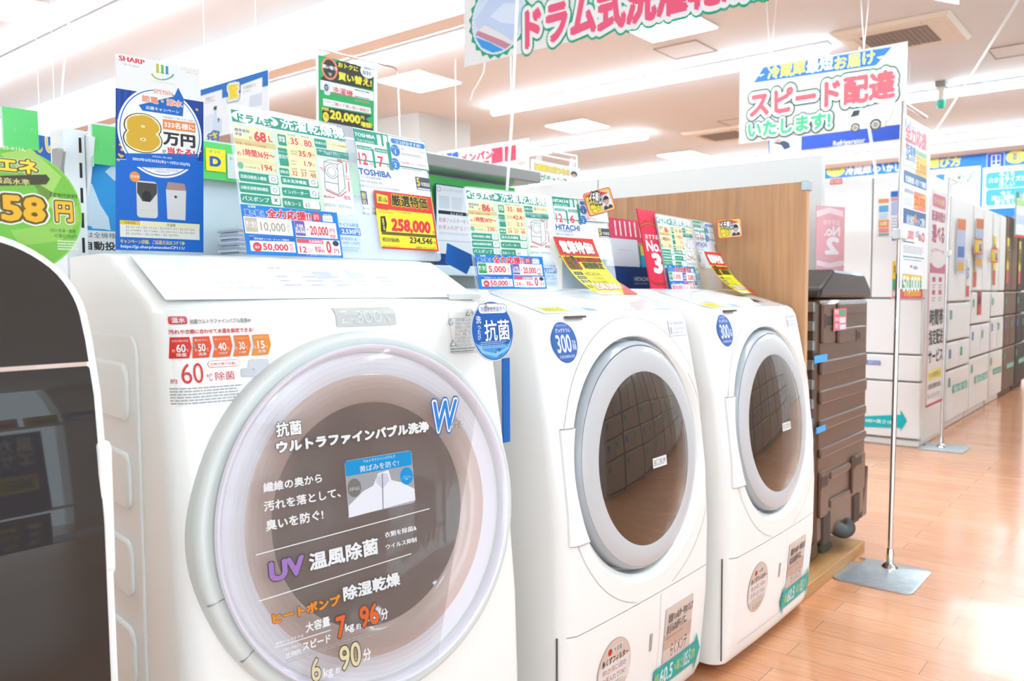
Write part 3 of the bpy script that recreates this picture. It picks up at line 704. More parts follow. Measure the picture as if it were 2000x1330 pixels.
for k, tx in enumerate(('洗い', 'すすぎ', '脱水', '乾燥', '予約', '切', '入', 'スタート')): pm.tuv(tx, -.03 + k * .038, .022, -.008 + k * .038, .032, '#b9bcc6', .01)
pm.build('control_panel', m1)
MB().prism(rrect(.235, 1.057, .318, 1.068, .005), lambda a, b, h: (a, F1(0, 1.062) - .004 + h, b), 0, .01).build('pull_recess', M['greywhite'], m1)
# embossed side panel
sp = MB().prism(rrect(.17, .06, .60, 1.005, .03), lambda a, b, h: (-W1 / 2 - h, a, b), -.002, .005).build('side_panel', M['white2'], m1, bevel=.004)
for k in range(6):
    z = .865 - k * .145
    MB().prism(rrect(.205, z, .56, z + .095, .025), lambda a, b, h: (-W1 / 2 - h, a, b), .001, .011).build('embossed_rib', M['white2'], sp, bevel=.005)
# round blue tag hung on its corner
def tag_pl(): return Sheet(at(963, 640, Y=1.0) - Vector((.0, .0, 0)), 2, 6, crop=(820, 440, 4.4333))
ht = empty('hang_tag', at(968, 595, Y=1.0), 0, 'blue round hanging tag on the corner of the front washer', 'tag')
tg = tag_pl(); c_ = tg.uv((633, 915)); ru = abs(tg.uv((815, 915))[0] - tg.uv((450, 915))[0]) / 2; rv = abs(tg.uv((633, 655))[1] - tg.uv((633, 1178))[1]) / 2
ell = lambda k: [(c_[0] + ru * k * math.cos(2 * math.pi * i / 48), c_[1] + rv * k * math.sin(2 * math.pi * i / 48)) for i in range(48)]
tg.base = (ell(1), '#d5d9e2', .002); tg.puv(ell(.965), '#1c5cae'); tg.puv(ell(.93), '#2566b8')
low = [q for q in ell(.93) if q[1] < c_[1] - rv * .42]; tg.puv(low, '#4d9fdc'); tg.e(520, 1050, 25, 28, '#2f86d2'); tg.e(685, 1100, 30, 36, '#2878c6'); tg.t('Ag+', 662, 1118, 710, 1085, '#e8f2fa'); tg.t('Ag', 508, 1062, 536, 1040, '#e8f2fa'); tg.p([(470, 1010), (560, 1090), (660, 1110), (760, 1050), (800, 960), (770, 1070), (660, 1140), (540, 1110)], '#8cc6ea')
tg.r(500, 682, 755, 762, '#1c5cae', .01); tg.r(504, 686, 751, 758, '#f3f5f9', .01); tg.t('水道水を抗菌水へ', 522, 700, 738, 745, '#2a5fae', .02)
tg.t('洗うたび'[0], 482, 785, 532, 850, WH, .04); tg.t('う', 498, 868, 528, 900, WH, .04); tg.t('た', 498, 905, 530, 945, WH, .04); tg.t('び', 500, 950, 530, 992, WH, .04); tg.t('抗菌', 548, 820, 782, 992, '#f5f7fb', .03, out='#17509c', ow=.03); tg.lines(525, 1008, 760, 1055, 4, '#a9c4e6', .5)
tg.build('printed_disc', ht)
sp_ = [at(942, 566, Y=1.09), at(955, 585, Y=1.02), at(962, 600, Y=.995)]
mb = MB()
for (a, b) in zip(sp_, sp_[1:]): mb.add([a + Vector((-.012, 0, 0)), a + Vector((.014, 0, 0)), b + Vector((.016, 0, 0)), b + Vector((-.014, 0, 0))], [(0, 1, 2, 3)])
st_ = mb.build('strap', M['white2']); st_.modifiers.new('thick', 'SOLIDIFY').thickness = .001; st_.parent = ht; st_.matrix_basis = world_of(ht).inverted()

# --- mirror fronted washer at the left edge
m0 = empty('washing_machine', (.15, 1.0, 0), 0, 'washing machine with a smoked mirror front at the left edge', 'washing machine')
X0, X1 = -.30, .30
def slant(z): return interp(z, [(0, .005), (.3, .0), (.6, .0), (.8, .004), (.95, .02), (1.03, .042), (1.1, .08), (1.145, .12), (1.2, .2)])
def fo(a, b, h): return (a, slant(b) - h, b)
def outline(x0, z0, x1, z1, r, n=14):
    p = rrect(x0, z0, x1, z1, r, n); q = []
    for (a, b), (c, d) in zip(p, p[1:] + p[:1]):
        k = max(1, int(math.hypot(c - a, d - b) / .03)); q += [(a + (c - a) * i / k, b + (d - b) * i / k) for i in range(k)]
    return q
def plate(name, o, h0, h1, m, par, bev=0):
    # a plate following the leaning front: rim plus evenly filled face
    n = len(o); mb = MB(); cx, cz = sum(a for a, b in o) / n, sum(b for a, b in o) / n; ks = [1, .9, .75, .6, .45, .3, .15]
    zz = sorted(set(round(b, 4) for a, b in o)); rows = []
    for z in zz:
        xs = [a for a, b in o if abs(b - z) < 2e-4]; rows.append((z, min(xs), max(xs)))
    f = []; rows = [r for r in rows if r[2] - r[1] > .01]
    for z, a, b in rows: f += [fo(a, z, h1), fo(b, z, h1)]
    mb.add(f, [(2 * i, 2 * i + 1, 2 * i + 3, 2 * i + 2) for i in range(len(rows) - 1)])
    loop = [(a, z) for z, a, b in rows] + [(b, z) for z, a, b in reversed(rows)]
    nl = len(loop); mb.add([fo(a, z, h1) for a, z in loop] + [fo(a, z, h0) for a, z in loop], [(i, (i + 1) % nl, nl + (i + 1) % nl, nl + i) for i in range(nl)])
    return mb.build(name, m, par, smooth=40)
plate('body', outline(X0 + .012, .03, X1 - .014, 1.135, .09), -.60, -.03, M['white'], m0)
plate('front_trim', outline(X0, .02, X1, 1.146, .10), -.04, .012, M['white2'], m0)
plate('front_glass', outline(X0 + .010, .03, X1 - .010, .985, .004), .0, .016, M['mirror'], m0)
ug = [(a, b) for a, b in outline(X0 + .010, .80, X1 - .010, 1.137, .09) if b > .99] + [(X0 + .010, .99), (X1 - .010, .99)]
plate('upper_glass', ug, .0, .016, M['mirror'], m0)
MB().box(X0 + .012, slant(.987) - .0165, .9845, X1 - .013, slant(.987), .990).build('trim_strip', M['ringpink'], m0)
MB().prism(rrect(-.01, .73, .028, .895, .012), lambda a, b, h: (X1 - .012 + h, a, b), 0, .016).build('latch_cover', M['white2'], m0, bevel=.004)
# ------------------------------------------------------------------ shelving behind the machines
GON_Y = 1.76
gd = empty('gondola_shelf', (1.4, GON_Y, 0), 0, 'pale blue grey shelving unit with green header standing behind the washers', 'shelf')
def gpart(name, mb, m, **k): o = mb.build(name, m, gd, **k); o.matrix_basis = world_of(gd).inverted(); return o
gpart('back_panel', MB().box(.80, GON_Y + .02, 0, 2.17, GON_Y + .05, 1.43), M['gondola'])
gpart('canopy', MB().prism([(1.66, 1.43), (1.66, 1.467), (1.90, 1.467), (1.90, 1.43)], lambda a, b, h: (h, a, b), 1.27, 2.19), M['greymetal'], bevel=.004)
gpart('header_strip', MB().box(.80, GON_Y - .01, 1.335, 2.16, GON_Y, 1.42), M['greenstrip'])
ps = MB(); ps.box(.716, GON_Y - .03, 0, .757, GON_Y + .03, 1.40); sl = ps
for k in range(28): sl.box(.7455, GON_Y - .0305, 1.355 - k * .05, .7505, GON_Y - .029, 1.385 - k * .05, 1)
po = gpart('post', ps, [M['whitemetal'], M['blacky']])
gpart('bracket', MB().prism([(1.395, 1.74), (1.385, 1.70), (1.30, 1.725), (1.24, 1.745), (1.24, 1.76), (1.395, 1.76)], lambda a, b, h: (h, b, a), .759, .765), M['whitemetal'])
gpart('bracket', MB().prism([(1.36, 1.74), (1.35, 1.71), (1.25, 1.745), (1.25, 1.76), (1.36, 1.76)], lambda a, b, h: (h, b, a), .706, .712), M['greymetal'])
gpart('shelf_board', MB().box(.80, 1.655, 1.12, 2.17, GON_Y + .02, 1.15), M['gondola'], bevel=.003)
def sheet(o, yaw=0, tilt=0, **k): return Sheet(o, yaw, tilt, **k)

def green_board(x0, y0, x1, y1, lab):
    s = sheet(at(x0, y1, Y=GON_Y - .05), 3, 2); s.board(x0, y0, x1, y1, M['green'], .003); s.r(x0 + 1, y0 + 1, x0 + 2, y1, '#bfe0c4')
    for k in (.35, .8): s.e(x0 + (x1 - x0) * k, y0 + (y1 - y0) * .53, 2.2, 2.2, '#8fd596')
    s.build('price_board', None, lab, 'price board', 'green price boards')
green_board(3, 207, 77, 294, 'empty green price board above the green round energy card')
green_board(179, 242, 232, 325, 'empty green price board half behind the tall blue campaign poster')
s = sheet(at(166, 490, Y=GON_Y - .025), 0, 0); s.board(163, 280, 240, 505, '#3a9fe2', .004); s.r(165, 281, 238, 330, '#2f95de')
for q in ([(163, 352), (180, 360), (196, 400), (212, 425), (216, 450), (205, 448), (168, 440), (163, 430)], [(205, 335), (216, 326), (228, 325), (230, 355), (222, 352)], [(170, 372), (192, 398), (205, 430), (212, 448), (180, 446)]): s.p(q, '#d4e8f4')
s.r(163, 449, 240, 505, '#eeeff0'); s.t('は全機種', 169, 455, 226, 464, '#5a5856', .0); s.t('自動投', 163, 470, 226, 490, '#3b3735', .05)
s.build('sky_poster', None, 'sky blue poster with clouds and a white text band beside the shelf post', 'poster')
s = sheet(at(80, 300, Y=2.3), -20, 0); s.board(70, 262, 113, 330, '#2d63b5', .003); s.t('い', 88, 268, 111, 300, '#e8c93f', .06, out='#f4eedc', ow=.06); s.t('し', 72, 265, 84, 300, '#e8c93f', .06)
for q_ in (78, 108): hp_ = at(q_, 262, Y=2.3); tag(MB().tube([hp_, (hp_.x, hp_.y, HC)], .0012, 6).build('hanging_wire', M['cord']), 'fine wire above the dark blue poster behind the mirror fronted washer', 'wire', 'wires of the dark blue poster')
s.build('hanging_poster', None, 'dark blue poster with yellow writing far behind the mirror fronted washer', 'poster')
s = sheet(at(402, 335, Y=GON_Y - .013)); s.board(402, 288, 441, 337, M['gold'], .002); s.t('ドライ', 411, 294, 430, 299, '#3a76c4', .04); s.t('D', 409, 304, 432, 327, '#2b66c8', .09)
s.build('shelf_card', None, 'yellow card with a blue letter D on the green shelf header', 'card')
s = sheet(at(444, 345, Y=GON_Y - .013)); s.board(444, 300, 480, 352, '#eef3ee', .002); s.t('おしゃれ', 448, 306, 476, 316, '#4aa25a', .03)
s.build('shelf_card', None, 'white card beside the yellow D card on the green header', 'card')
# green round energy card on the mirror washer
s = sheet(at(60, 470, Y=1.17), 4, 3); c_ = s.uv((30, 410)); rr = (s.uv((160, 420))[0] - c_[0])
ci = [(c_[0] + rr * math.cos(2 * math.pi * i / 64), c_[1] + rr * math.sin(2 * math.pi * i / 64)) for i in range(64)]
s.base = (ci, '#8ccf57', .003); s.puv([(c_[0] + (a - c_[0]) * .97, c_[1] + (b - c_[1]) * .97) for a, b in ci], '#7cc147')
s.p([(0, 300), (60, 290), (120, 345), (90, 400), (150, 440), (110, 380), (60, 350)], '#a9d56a'); s.p([(20, 450), (90, 440), (152, 400), (156, 430), (120, 470), (40, 480)], '#97cc5b')
s.t('型番:ES-X11A', -22, 285, 49, 292, '#f4f8ec', .02); s.t('省エネ', -52, 308, 74, 335, '#f6dd49', .08, out=[('#f7f3e2', .13), ('#6b5a20', .09)])
s.p([(-60, 345), (90, 341), (97, 350), (90, 360), (-60, 364)], '#4b4a36'); s.t('業界最高水準', -50, 348, 58, 357, '#e3d489', .05)
s.t('2.58', -70, 378, 90, 432, '#f2b52c', .07, out=[('#faf6ee', .13), ('#6b5a20', .075)]); s.t('円', 106, 392, 143, 435, '#f0bc30', .07, out=[('#faf6ee', .13), ('#6b5a20', .075)])
s.t('【電気代目安】', 98, 376, 150, 388, '#3c4a2a', .02); s.t('1回の洗濯〜乾燥', 97, 446, 148, 455, '#41502e', .0); s.t('の場合18.6円', 106, 456, 150, 466, '#41502e', .0)
s.lines(112, 468, 155, 490, 4, '#dfeec9', .5)
s.build('energy_card', None, 'round green card with yellow figures standing on the mirror fronted washer', 'card')
# tall campaign poster
s = sheet(at(226, 490, Y=1.47), 7, -1, crop=(0, 0, 2.66)); s.board(600, 275, 1058, 1310, '#f0ece8', .004)
s.p([(600, 457), (1057, 530), (1057, 838), (600, 825)], '#1b3f92')
for k in range(6): s.p([(610 + k * 36, 459 + k * 6), (625 + k * 36, 462 + k * 6), (622 + k * 36, 700), (608 + k * 36, 700)], '#234fa8')
s.p([(600, 828), (1057, 838), (1057, 1312), (600, 1298)], '#1567c6')
rd = random.Random(5)
for k in range(16):
    x, y = (rd.choice((605, 1015)) + rd.random() * 28, 560 + rd.random() * 270); s.p([(x, y), (x + 12, y + 8), (x + 8, y + 18), (x - 4, y + 10)], '#dcb75a')
s.e(836, 692, 218, 232, '#f2f1ef'); s.e(836, 692, 208, 222, '#1f5fb6'); s.e(836, 692, 203, 217, '#f4f1ee')
s.p([(642, 796), (1030, 800), (1020, 845), (985, 880), (690, 866), (660, 835)], '#1567c6')
s.p([(720, 545), (905, 500), (925, 455), (955, 515), (950, 605), (740, 575)], '#1b66ba')
s.t('夏目前!', 795, 458, 893, 500, '#f08a54', .03, out='#faf6f3', ow=.07); s.t('節電・節水', 735, 492, 948, 560, '#f0895c', .04, out='#faf4f0', ow=.07); s.t('応援キャンペーン', 757, 548, 930, 592, '#f4f6fa', .03)
s.t('8', 648, 585, 832, 795, '#d9a92e', .12, out=[('#46350f', .055), ('#f3e6b9', .032)]); s.t('対象商品をご購入の方に抽選で', 845, 604, 1013, 634, '#68605c', .01)
s.p([(845, 618), (1015, 640), (1015, 690), (845, 670)], '#ef8a4a'); s.t('333名様に', 852, 628, 1010, 682, '#fbf3ee', .05); s.t('万円', 845, 690, 1015, 765, '#3c3430', .08); s.t('が', 842, 776, 863, 797, '#3c3430', .03); s.t('当たる!', 868, 762, 1012, 815, '#de3240', .07)
s.t('対象商品ご購入期間', 790, 808, 892, 826, '#e6edf8', .02); s.t('2023年5月25日(木)〜7月31日(月)', 687, 815, 987, 866, '#f6f7fa', .05); s.t('ご応募期間', 815, 858, 868, 870, '#77706c', 0); s.t('2023年6月1日(木)〜8月25日(金)', 755, 868, 928, 893, '#77706c', 0); s.t('19時05分まで', 805, 885, 880, 900, '#77706c', 0)
s.e(700, 918, 27, 27, '#f0923a'); s.t('洗濯機', 678, 908, 722, 926, '#fcefe2', .0)
s.r(707, 937, 820, 1135, '#d9d4d0', .006); s.p([(712, 945), (815, 955), (815, 1005), (780, 1050), (740, 1045), (712, 1000)], '#4a4442'); s.e(762, 1020, 24, 28, '#2c2827'); s.r(715, 1090, 812, 1095, '#b8b2ae')
s.p([(862, 985), (967, 992), (963, 1145), (870, 1138)], '#dcd8d5'); s.p([(872, 945), (958, 955), (967, 992), (862, 985)], '#b08d84'); s.r(906, 1016, 919, 1030, '#3f3a38')
s.r(622, 1143, 1037, 1247, '#eee9de'); s.r(622, 1143, 728, 1170, '#efc52a'); s.p([(728, 1147), (1037, 1165), (1037, 1190), (728, 1172)], '#f2e8b8'); s.t('対象商品', 645, 1148, 705, 1165, '#5b4d33', .02); s.t('洗濯機', 865, 1160, 912, 1180, '#5b4d33', .02)
for k in range(3): s.t(('ES-X11A / ES-V11A / ES-PW11H / ES-PT10H', 'ES-PW8H / ES-TX8H / ES-SW11H / ES-GV10H', 'ES-GV9H / ES-GV8H / ES-GV7H')[k], 655, 1173 + k * 17, 1010 - (k == 2) * 85, 1200 + k * 17 - (k == 2) * 4, '#777068', .01)
s.t('キャンペーン詳細、ご応募方法はコチラ▶', 625, 1240, 962, 1276, '#f3d63c', .05); s.t('https://jp.sharp/setsudenCP111/', 627, 1272, 960, 1300, '#f2f4f8', .03)
s.t('SHARP', 617, 296, 752, 328, '#d9283f', .06); s.t('Be Original.', 645, 330, 726, 352, '#9b9692', .0)
s.t('1', 811, 330, 826, 380, '#c5bb40', .0); s.t('1', 836, 336, 851, 384, '#6cb556', .0); s.t('1', 860, 342, 875, 388, '#3f93c4', .0)
for x_, c_1 in ((808, '#c5bb40'), (833, '#6cb556'), (857, '#3f93c4')): s.p([(x_, 372 + (x_ - 808) * .15), (x_ + 21, 375 + (x_ - 808) * .15), (x_ + 21, 378 + (x_ - 808) * .15), (x_, 375 + (x_ - 808) * .15)], c_1)
for k in range(7):
    a = math.radians(200 + k * 11); s.e(845 + 58 * math.cos(a), 372 - 42 * math.sin(a), 6, 4, '#a7b856'); a = math.radians(340 - k * 11); s.e(845 + 58 * math.cos(a), 376 - 38 * math.sin(a), 6, 4, '#5fa7a0')
s.t('111th ANNIVERSARY', 783, 418, 910, 438, '#dccfb4', .0); s.t('おかげさまで', 940, 352, 1030, 374, '#d9bd94', .0); s.t('創業111周年', 968, 370, 1030, 390, '#d9bd94', .0)
s.build('campaign_poster', None, 'tall blue and white campaign poster with a golden 8 behind the front washer', 'poster')
# piles and boxes between the machines
t = MB()
for k in range(14): t.box(1.05 + (k % 3) * .004, 1.66, 1.1506 + k * .005, 1.24 + (k % 2) * .005, 1.735, 1.1551 + k * .005, k % 2)
tag(t.build('catalogue_pile', [mat('paper_grey', '#aeb4c4', .6), mat('paper_pale', '#d5d8e2', .6)]), 'pile of grey blue catalogues on the shelf beside the tall campaign poster', 'catalogue pile')

# ------------------------------------------------------------------ spec boards on top of the washers
REF = sheet(at(483, 502, Y=1.315), 0, 11, crop=(420, 80, 3.0229))
REF_TL, REF_BR = REF.uv((70, 362)), REF.uv((1338, 1300))
WREF, HREF = REF_BR[0] - REF_TL[0], REF_TL[1] - REF_BR[1]
G, CR, RD = '#2c9a7c', '#f3eab4', '#e04a52'
def spec_sheet(s, d):
    s.board(70, 362, 1338, 1300, M['acryl'], .004, .01); s.h = 2
    s.r(82, 378, 792, 1036, '#eef1f2'); s.r(92, 402, 768, 592, G); s.e(238, 461, 134, 40, '#f1f5f3'); s.t('ドラム式', 126, 420, 348, 516, G, .08); s.t('洗濯乾燥機', 378, 446, 766, 580, '#f3f7f5', .05)
    s.r(103, 488, 826, 1028, '#d7e6cf')
    s.r(106, 494, 356, 778, CR); s.r(110, 604, 356, 610, '#d8c98a'); s.t('標準使用', 113, 512, 203, 546, '#4a62b4', .05); s.t('水量', 116, 535, 160, 562, '#4a62b4', .05); s.t('約', 198, 560, 222, 586, RD, .03); s.t(d['l'], 225, 530, 305, 603, RD, .08); s.t('L', 312, 560, 340, 600, RD, .05)
    s.t('洗濯〜乾燥までの時間', 122, 602, 300, 624, '#dd6a48', .03); s.t('約', 128, 648, 155, 678, RD, .03); s.t(d['h'], 160, 632, 355, 705, RD, .06); s.r(130, 716, 362, 720, '#e6dca6'); s.e(150, 734, 18, 20, '#7fb99f'); s.t('CO2排出量', 175, 735, 243, 755, G, .03); s.t('約', 250, 745, 266, 765, RD, .02); s.t(d['c'], 272, 728, 340, 772, RD, .04); s.t('kg', 343, 754, 362, 775, RD, .0)
    s.r(362, 540, 606, 818, CR); s.r(366, 548, 424, 622, G, .002); s.t('標準\n洗濯', 372, 562, 414, 598, '#f1f5f3', .03); s.t(d['m'], 442, 570, 492, 616, RD, .04); s.t('分', 494, 600, 508, 620, RD); s.t('約', 430, 596, 442, 612, RD); s.t(d['w'], 522, 584, 572, 630, RD, .04); s.t('L', 574, 616, 584, 632, RD); s.t('約', 510, 610, 521, 624, RD)
    s.t('目安時間', 430, 552, 470, 562, '#5c5648'); s.t('使用水量', 508, 562, 550, 572, '#5c5648')
    s.r(369, 628, 438, 742, G, .002); s.t('電気代', 373, 666, 434, 700, '#f1f5f3', .03); s.t('1回あたりの', 373, 650, 432, 660, '#cfe6dc'); s.r(442, 636, 600, 690, '#e8dfa2'); s.t(d['e'], 490, 648, 572, 690, RD, .04); s.t('円', 574, 668, 590, 690, RD, .02); s.t('洗濯〜乾燥', 444, 648, 486, 658, '#5c5648'); s.t(d['wh'], 444, 664, 488, 674, '#5c5648'); s.t(d['e2'], 524, 708, 572, 744, RD, .04); s.t('円', 574, 726, 590, 748, RD, .02); s.t('洗濯のみ', 446, 704, 486, 714, '#5c5648'); s.t('70Wh', 450, 722, 480, 732, '#5c5648')
    s.r(378, 748, 440, 800, G, .002); s.t('運転音', 383, 760, 434, 786, '#f1f5f3', .03)
    for k, a in enumerate(d['n']): s.t(a, 452 + k * 54, 764 + k * 7, 490 + k * 54, 798 + k * 7, RD, .03); s.t(('洗濯時', '脱水時', '乾燥時')[k], 450 + k * 54, 752 + k * 7, 486 + k * 54, 760 + k * 7, '#5c5648')
    s.r(584, 574, 660, 636, G, .002); s.t('乾燥方式', 590, 592, 655, 616, '#f1f5f3', .03); s.r(661, 584, 778, 648, CR); s.t(d['k'], 666, 602, 774, 632, '#8f7a3c', .03)
    s.r(596, 632, 790, 702, '#3a8f83', .002); s.t('ご購入前に必ず設置スペースを\nご確認ください。', 602, 646, 782, 684, '#eaf4f1', .02)
    s.r(606, 690, 830, 1028, '#f1f0ef'); ln = '#5d6068'
    def L(x0, y0, x1, y1, c=ln, w_=1.6):
        dx, dy = x1 - x0, y1 - y0; l = math.hypot(dx, dy); nx, ny = -dy / l * w_, dx / l * w_
        s.p([(x0 - nx, y0 - ny), (x1 - nx, y1 - ny), (x1 + nx, y1 + ny), (x0 + nx, y0 + ny)], c)
    for a in ((642, 712, 720, 728), (720, 728, 752, 716), (642, 712, 668, 702), (668, 702, 752, 716), (642, 712, 650, 870), (720, 728, 732, 908), (752, 716, 768, 868), (650, 870, 732, 908), (732, 908, 768, 868), (645, 830, 728, 845)): L(*a)
    s.e(688, 770, 38, 42, ln); s.e(688, 770, 35, 39, '#f1f0ef'); s.e(688, 772, 25, 28, ln); s.e(688, 772, 22.5, 25.5, '#f1f0ef')
    for a in ((773, 720, 775, 780), (788, 830, 792, 890), (652, 880, 735, 918), (738, 918, 775, 890)): L(*a, RD, 3)
    s.t('重量 89kg', 718, 700, 782, 716, RD, .02); s.t('高さ\n1060', 766, 790, 798, 824, RD, .03); s.t('幅600mm', 640, 908, 705, 932, RD, .03); s.t('奥行720', 760, 910, 800, 942, RD, .03); s.t('フタ開口部\n1175mm', 612, 742, 648, 770, RD, .0); s.t('設置可能な防水パン 奥行内寸52cm以上', 642, 955, 810, 992, '#3f8f7c', .01)
    rows = (('洗剤自動投入機能', 137, 768, 376, 852, '○'), ('温水洗浄機能', 386, 798, 612, 870, '○'), ('自動洗濯槽掃除機能', 141, 834, 386, 916, '○'), ('インバーター', 392, 862, 618, 936, '○'), ('バスポンプ', 148, 900, 391, 976, d['b']), ('毛布コース', 396, 925, 626, 1004, '6.0'))
    for tx, x0, y0, x1, y1, mk in rows:
        s.r(x0, y0, x1, y1, G, .003); wb = 62 if mk != '6.0' else 110; s.r(x1 - wb, y1 - 60 - (wb > 70) * 8, x1 - 5, y1 - 8, '#f1f4f2', .003)
        s.t(tx, x0 + 10, y0 + 17, x1 - wb - 8, y1 - 25, '#f1f5f3', .04); s.t(mk, x1 - wb + 16, y1 - 50, x1 - wb + 44, y1 - 20, '#45504c', .02)
    s.r(810, 508, 1292, 1300 - 240, '#eff0f3'); s.r(812, 514, 1266, 770, G); s.r(816, 518, 1262, 762, '#f2f4f4'); s.r(814, 516, 1028, 628, G); s.t(d['brand'], 820, 540, 944, 578, '#f3f7f5', .06); s.t(d['model'], 836, 580, 938, 606, '#e9f3ef', .01)
    for x in (952, 988): s.r(x, 552 + (x - 952) * .1, x + 34, 628, '#eef2f1', .001); s.t('毛布洗', x + 4, 558 + (x - 952) * .1, x + 30, 568, G); s.e(x + 17, 602, 12, 14, '#c9d6d2'); s.e(x + 17, 602, 10, 12, '#f1f4f3')
    s.r(834, 612, 926, 650, G, .003); s.t('定格洗濯容量', 840, 624, 920, 640, '#f1f5f3', .02); s.r(940, 630, 1028, 668, G, .003); s.t('定格乾燥容量', 945, 642, 1022, 658, '#f1f5f3', .02); s.r(936, 640, 939, 750, G); s.r(1030, 600, 1033, 762, G)
    s.t('12', 842, 655, 905, 735, RD, .04); s.t('kg', 912, 712, 934, 740, RD); s.t(d['dry'], 956, 678, 1000, 748, RD, .04); s.t('kg', 1014, 728, 1036, 754, RD)
    s.r(1034, 572, 1240, 640, '#3f7fc9', .012); s.t('ココがおすすめ!', 1060, 590, 1212, 624, '#f3f6fa', .04)
    for k, (a, b) in enumerate(d['pt']):
        y = 646 + k * 80; s.e(1064, y, 26, 34, '#3f7fc9'); s.t('ポイント', 1042, y - 22, 1086, y - 10, '#f3f6fa', .02); s.t(str(k + 1), 1060 - k * 4, y - 6, 1069 + k * 4, y + 22, '#f3f6fa', .04); s.t(a, 1094, y - 16, 1094 + b, y + 6 + b * .1, RD, .03); s.lines(1096, y + 12, 1240, y + 50, 2, '#5c5a5c', .4, k)
    s.t(d['brand'], 844, 752, 1040, 808, '#3f63b4', .07); s.t('ドラム式洗濯乾燥機', 846, 792, 980, 822, '#6a6c78', .0); s.t(d['model2'], 852, 818, 990, 852, '#5f616e', .0); s.t(d['sub'], 850, 850, 850 + 15 * len(d['sub']), 884, '#6a6c78', .0)
    s.r(1180, 800, 1276, 888, '#4d5468', .002); s.t('5', 1186, 806, 1212, 860, '#f2d63c', .06); s.t('年間保証', 1214, 832, 1270, 864, '#f0e9c8', .04); s.r(1195, 866, 1270, 884, '#dfe3ea')
    s.r(857, 884, 904, 966, '#45639c'); s.t('税\n込', 862, 892, 898, 962, '#f0d968', .05); s.t('消費税(10%)', 868, 984, 915, 996, '#77788a'); s.t('税別価格', 870, 1012, 915, 1026, '#77788a'); s.t('23,454円', 925, 982, 975, 1000, '#77788a'); s.t('358,000', 925, 1010, 975, 1028, '#6d6f86', .03)
    s.r(704, 1046, 868, 1256, '#d6e3f3'); s.t('リサイクル料金', 712, 1068, 850, 1102, '#4f86cd', .04); s.r(712, 1098, 862, 1152, '#4f86cd', .002); s.t('2,530円', 745, 1108, 856, 1146, '#eef4fa', .05); s.t('収集運搬料金', 722, 1160, 840, 1176, '#6c98d2'); s.t('1,100円  2,750円', 740, 1182, 855, 1206, '#6c98d2', .03); s.lines(735, 1212, 860, 1248, 3, '#8fb0dd', .4)
def coupon(s, d):
    s.base = None; s.h = 0; B = '#1a80d6'; W = '#f4f4f4'
    a, b = s.uv((150, 962)), s.uv((757, 1281)); s.boarduv(a[0], a[1], b[0], b[1], B, .0006); s.h = 2
    s.t('洗濯機', 192, 972, 240, 984, '#f0f3f8', .05); s.t('買い替え', 170, 990, 296, 1040, '#2f78c8', .07, out=W, ow=.06); s.t('全力応援!!', 300, 992, 568, 1062, '#e23a48', .08, out=W, ow=.06)
    s.e(598, 1040, 26, 28, '#e23a48'); s.t('5/31\nまで', 580, 1026, 616, 1056, W, .04); s.r(630, 1012, 696, 1070, W); s.r(630, 1012, 696, 1036, '#2668bd'); s.t('対象商品', 636, 1020, 688, 1034, W, .03); s.t(d['model'], 636, 1042, 690, 1060, '#7b7f88')
    s.r(165, 1034, 462, 1152, W); s.r(172, 1040, 255, 1130, d['cb'], .002); s.t('買い替え\nクーポン', 178, 1062, 250, 1108, W, .04); s.t(d['cp'], 262, 1066, 420, 1138, d['cc'], .05); s.t('円\n引', 424, 1085, 446, 1142, d['cc'], .03)
    s.r(464, 1058, 724, 1170, W); s.r(466, 1060, 536, 1152, '#7c54a8', .002); s.t('洗濯機\n買い取り\n価格増額', 470, 1080, 532, 1138, W, .03); s.t('+', 538, 1105, 554, 1122, RD, .05); s.t('20,000', 556, 1090, 672, 1160, '#e6434e', .06); s.t('円', 674, 1106, 706, 1138, '#e6434e', .04); s.t('増額', 676, 1142, 712, 1168, '#e6434e', .04)
    s.r(200, 1150, 478, 1250, W); s.p([(200, 1152), (474, 1158), (474, 1186), (200, 1178)], '#2668bd'); s.t('当社指定インターネットご契約で', 228, 1162, 440, 1180, W, .04); s.e(250, 1216, 26, 28, '#e6434e'); s.t('最大', 234, 1206, 266, 1226, W, .04); s.t('50,000', 280, 1196, 436, 1244, '#e6434e', .06); s.t('円\n引', 440, 1200, 462, 1246, '#e6434e', .03)
    s.r(478, 1165, 746, 1266, W); s.r(480, 1166, 640, 1200, '#e6566a', .002); s.t('会員様限定', 552, 1174, 636, 1196, W, .04); s.t(d['t'], 498, 1214, 544, 1248, '#e6434e', .04); s.t('回まで', 548, 1226, 584, 1250, '#e6434e', .02); s.t('金利・\n手数料', 586, 1210, 650, 1252, '#e6434e', .04); s.t('0', 652, 1180, 690, 1254, '#e6434e', .06); s.t('円', 702, 1226, 734, 1256, '#e6434e', .05); s.e(712, 1196, 18, 16, '#3c3f48'); s.t('※一部対象外となる商品があります', 540, 1258, 740, 1272, '#dcebf8')
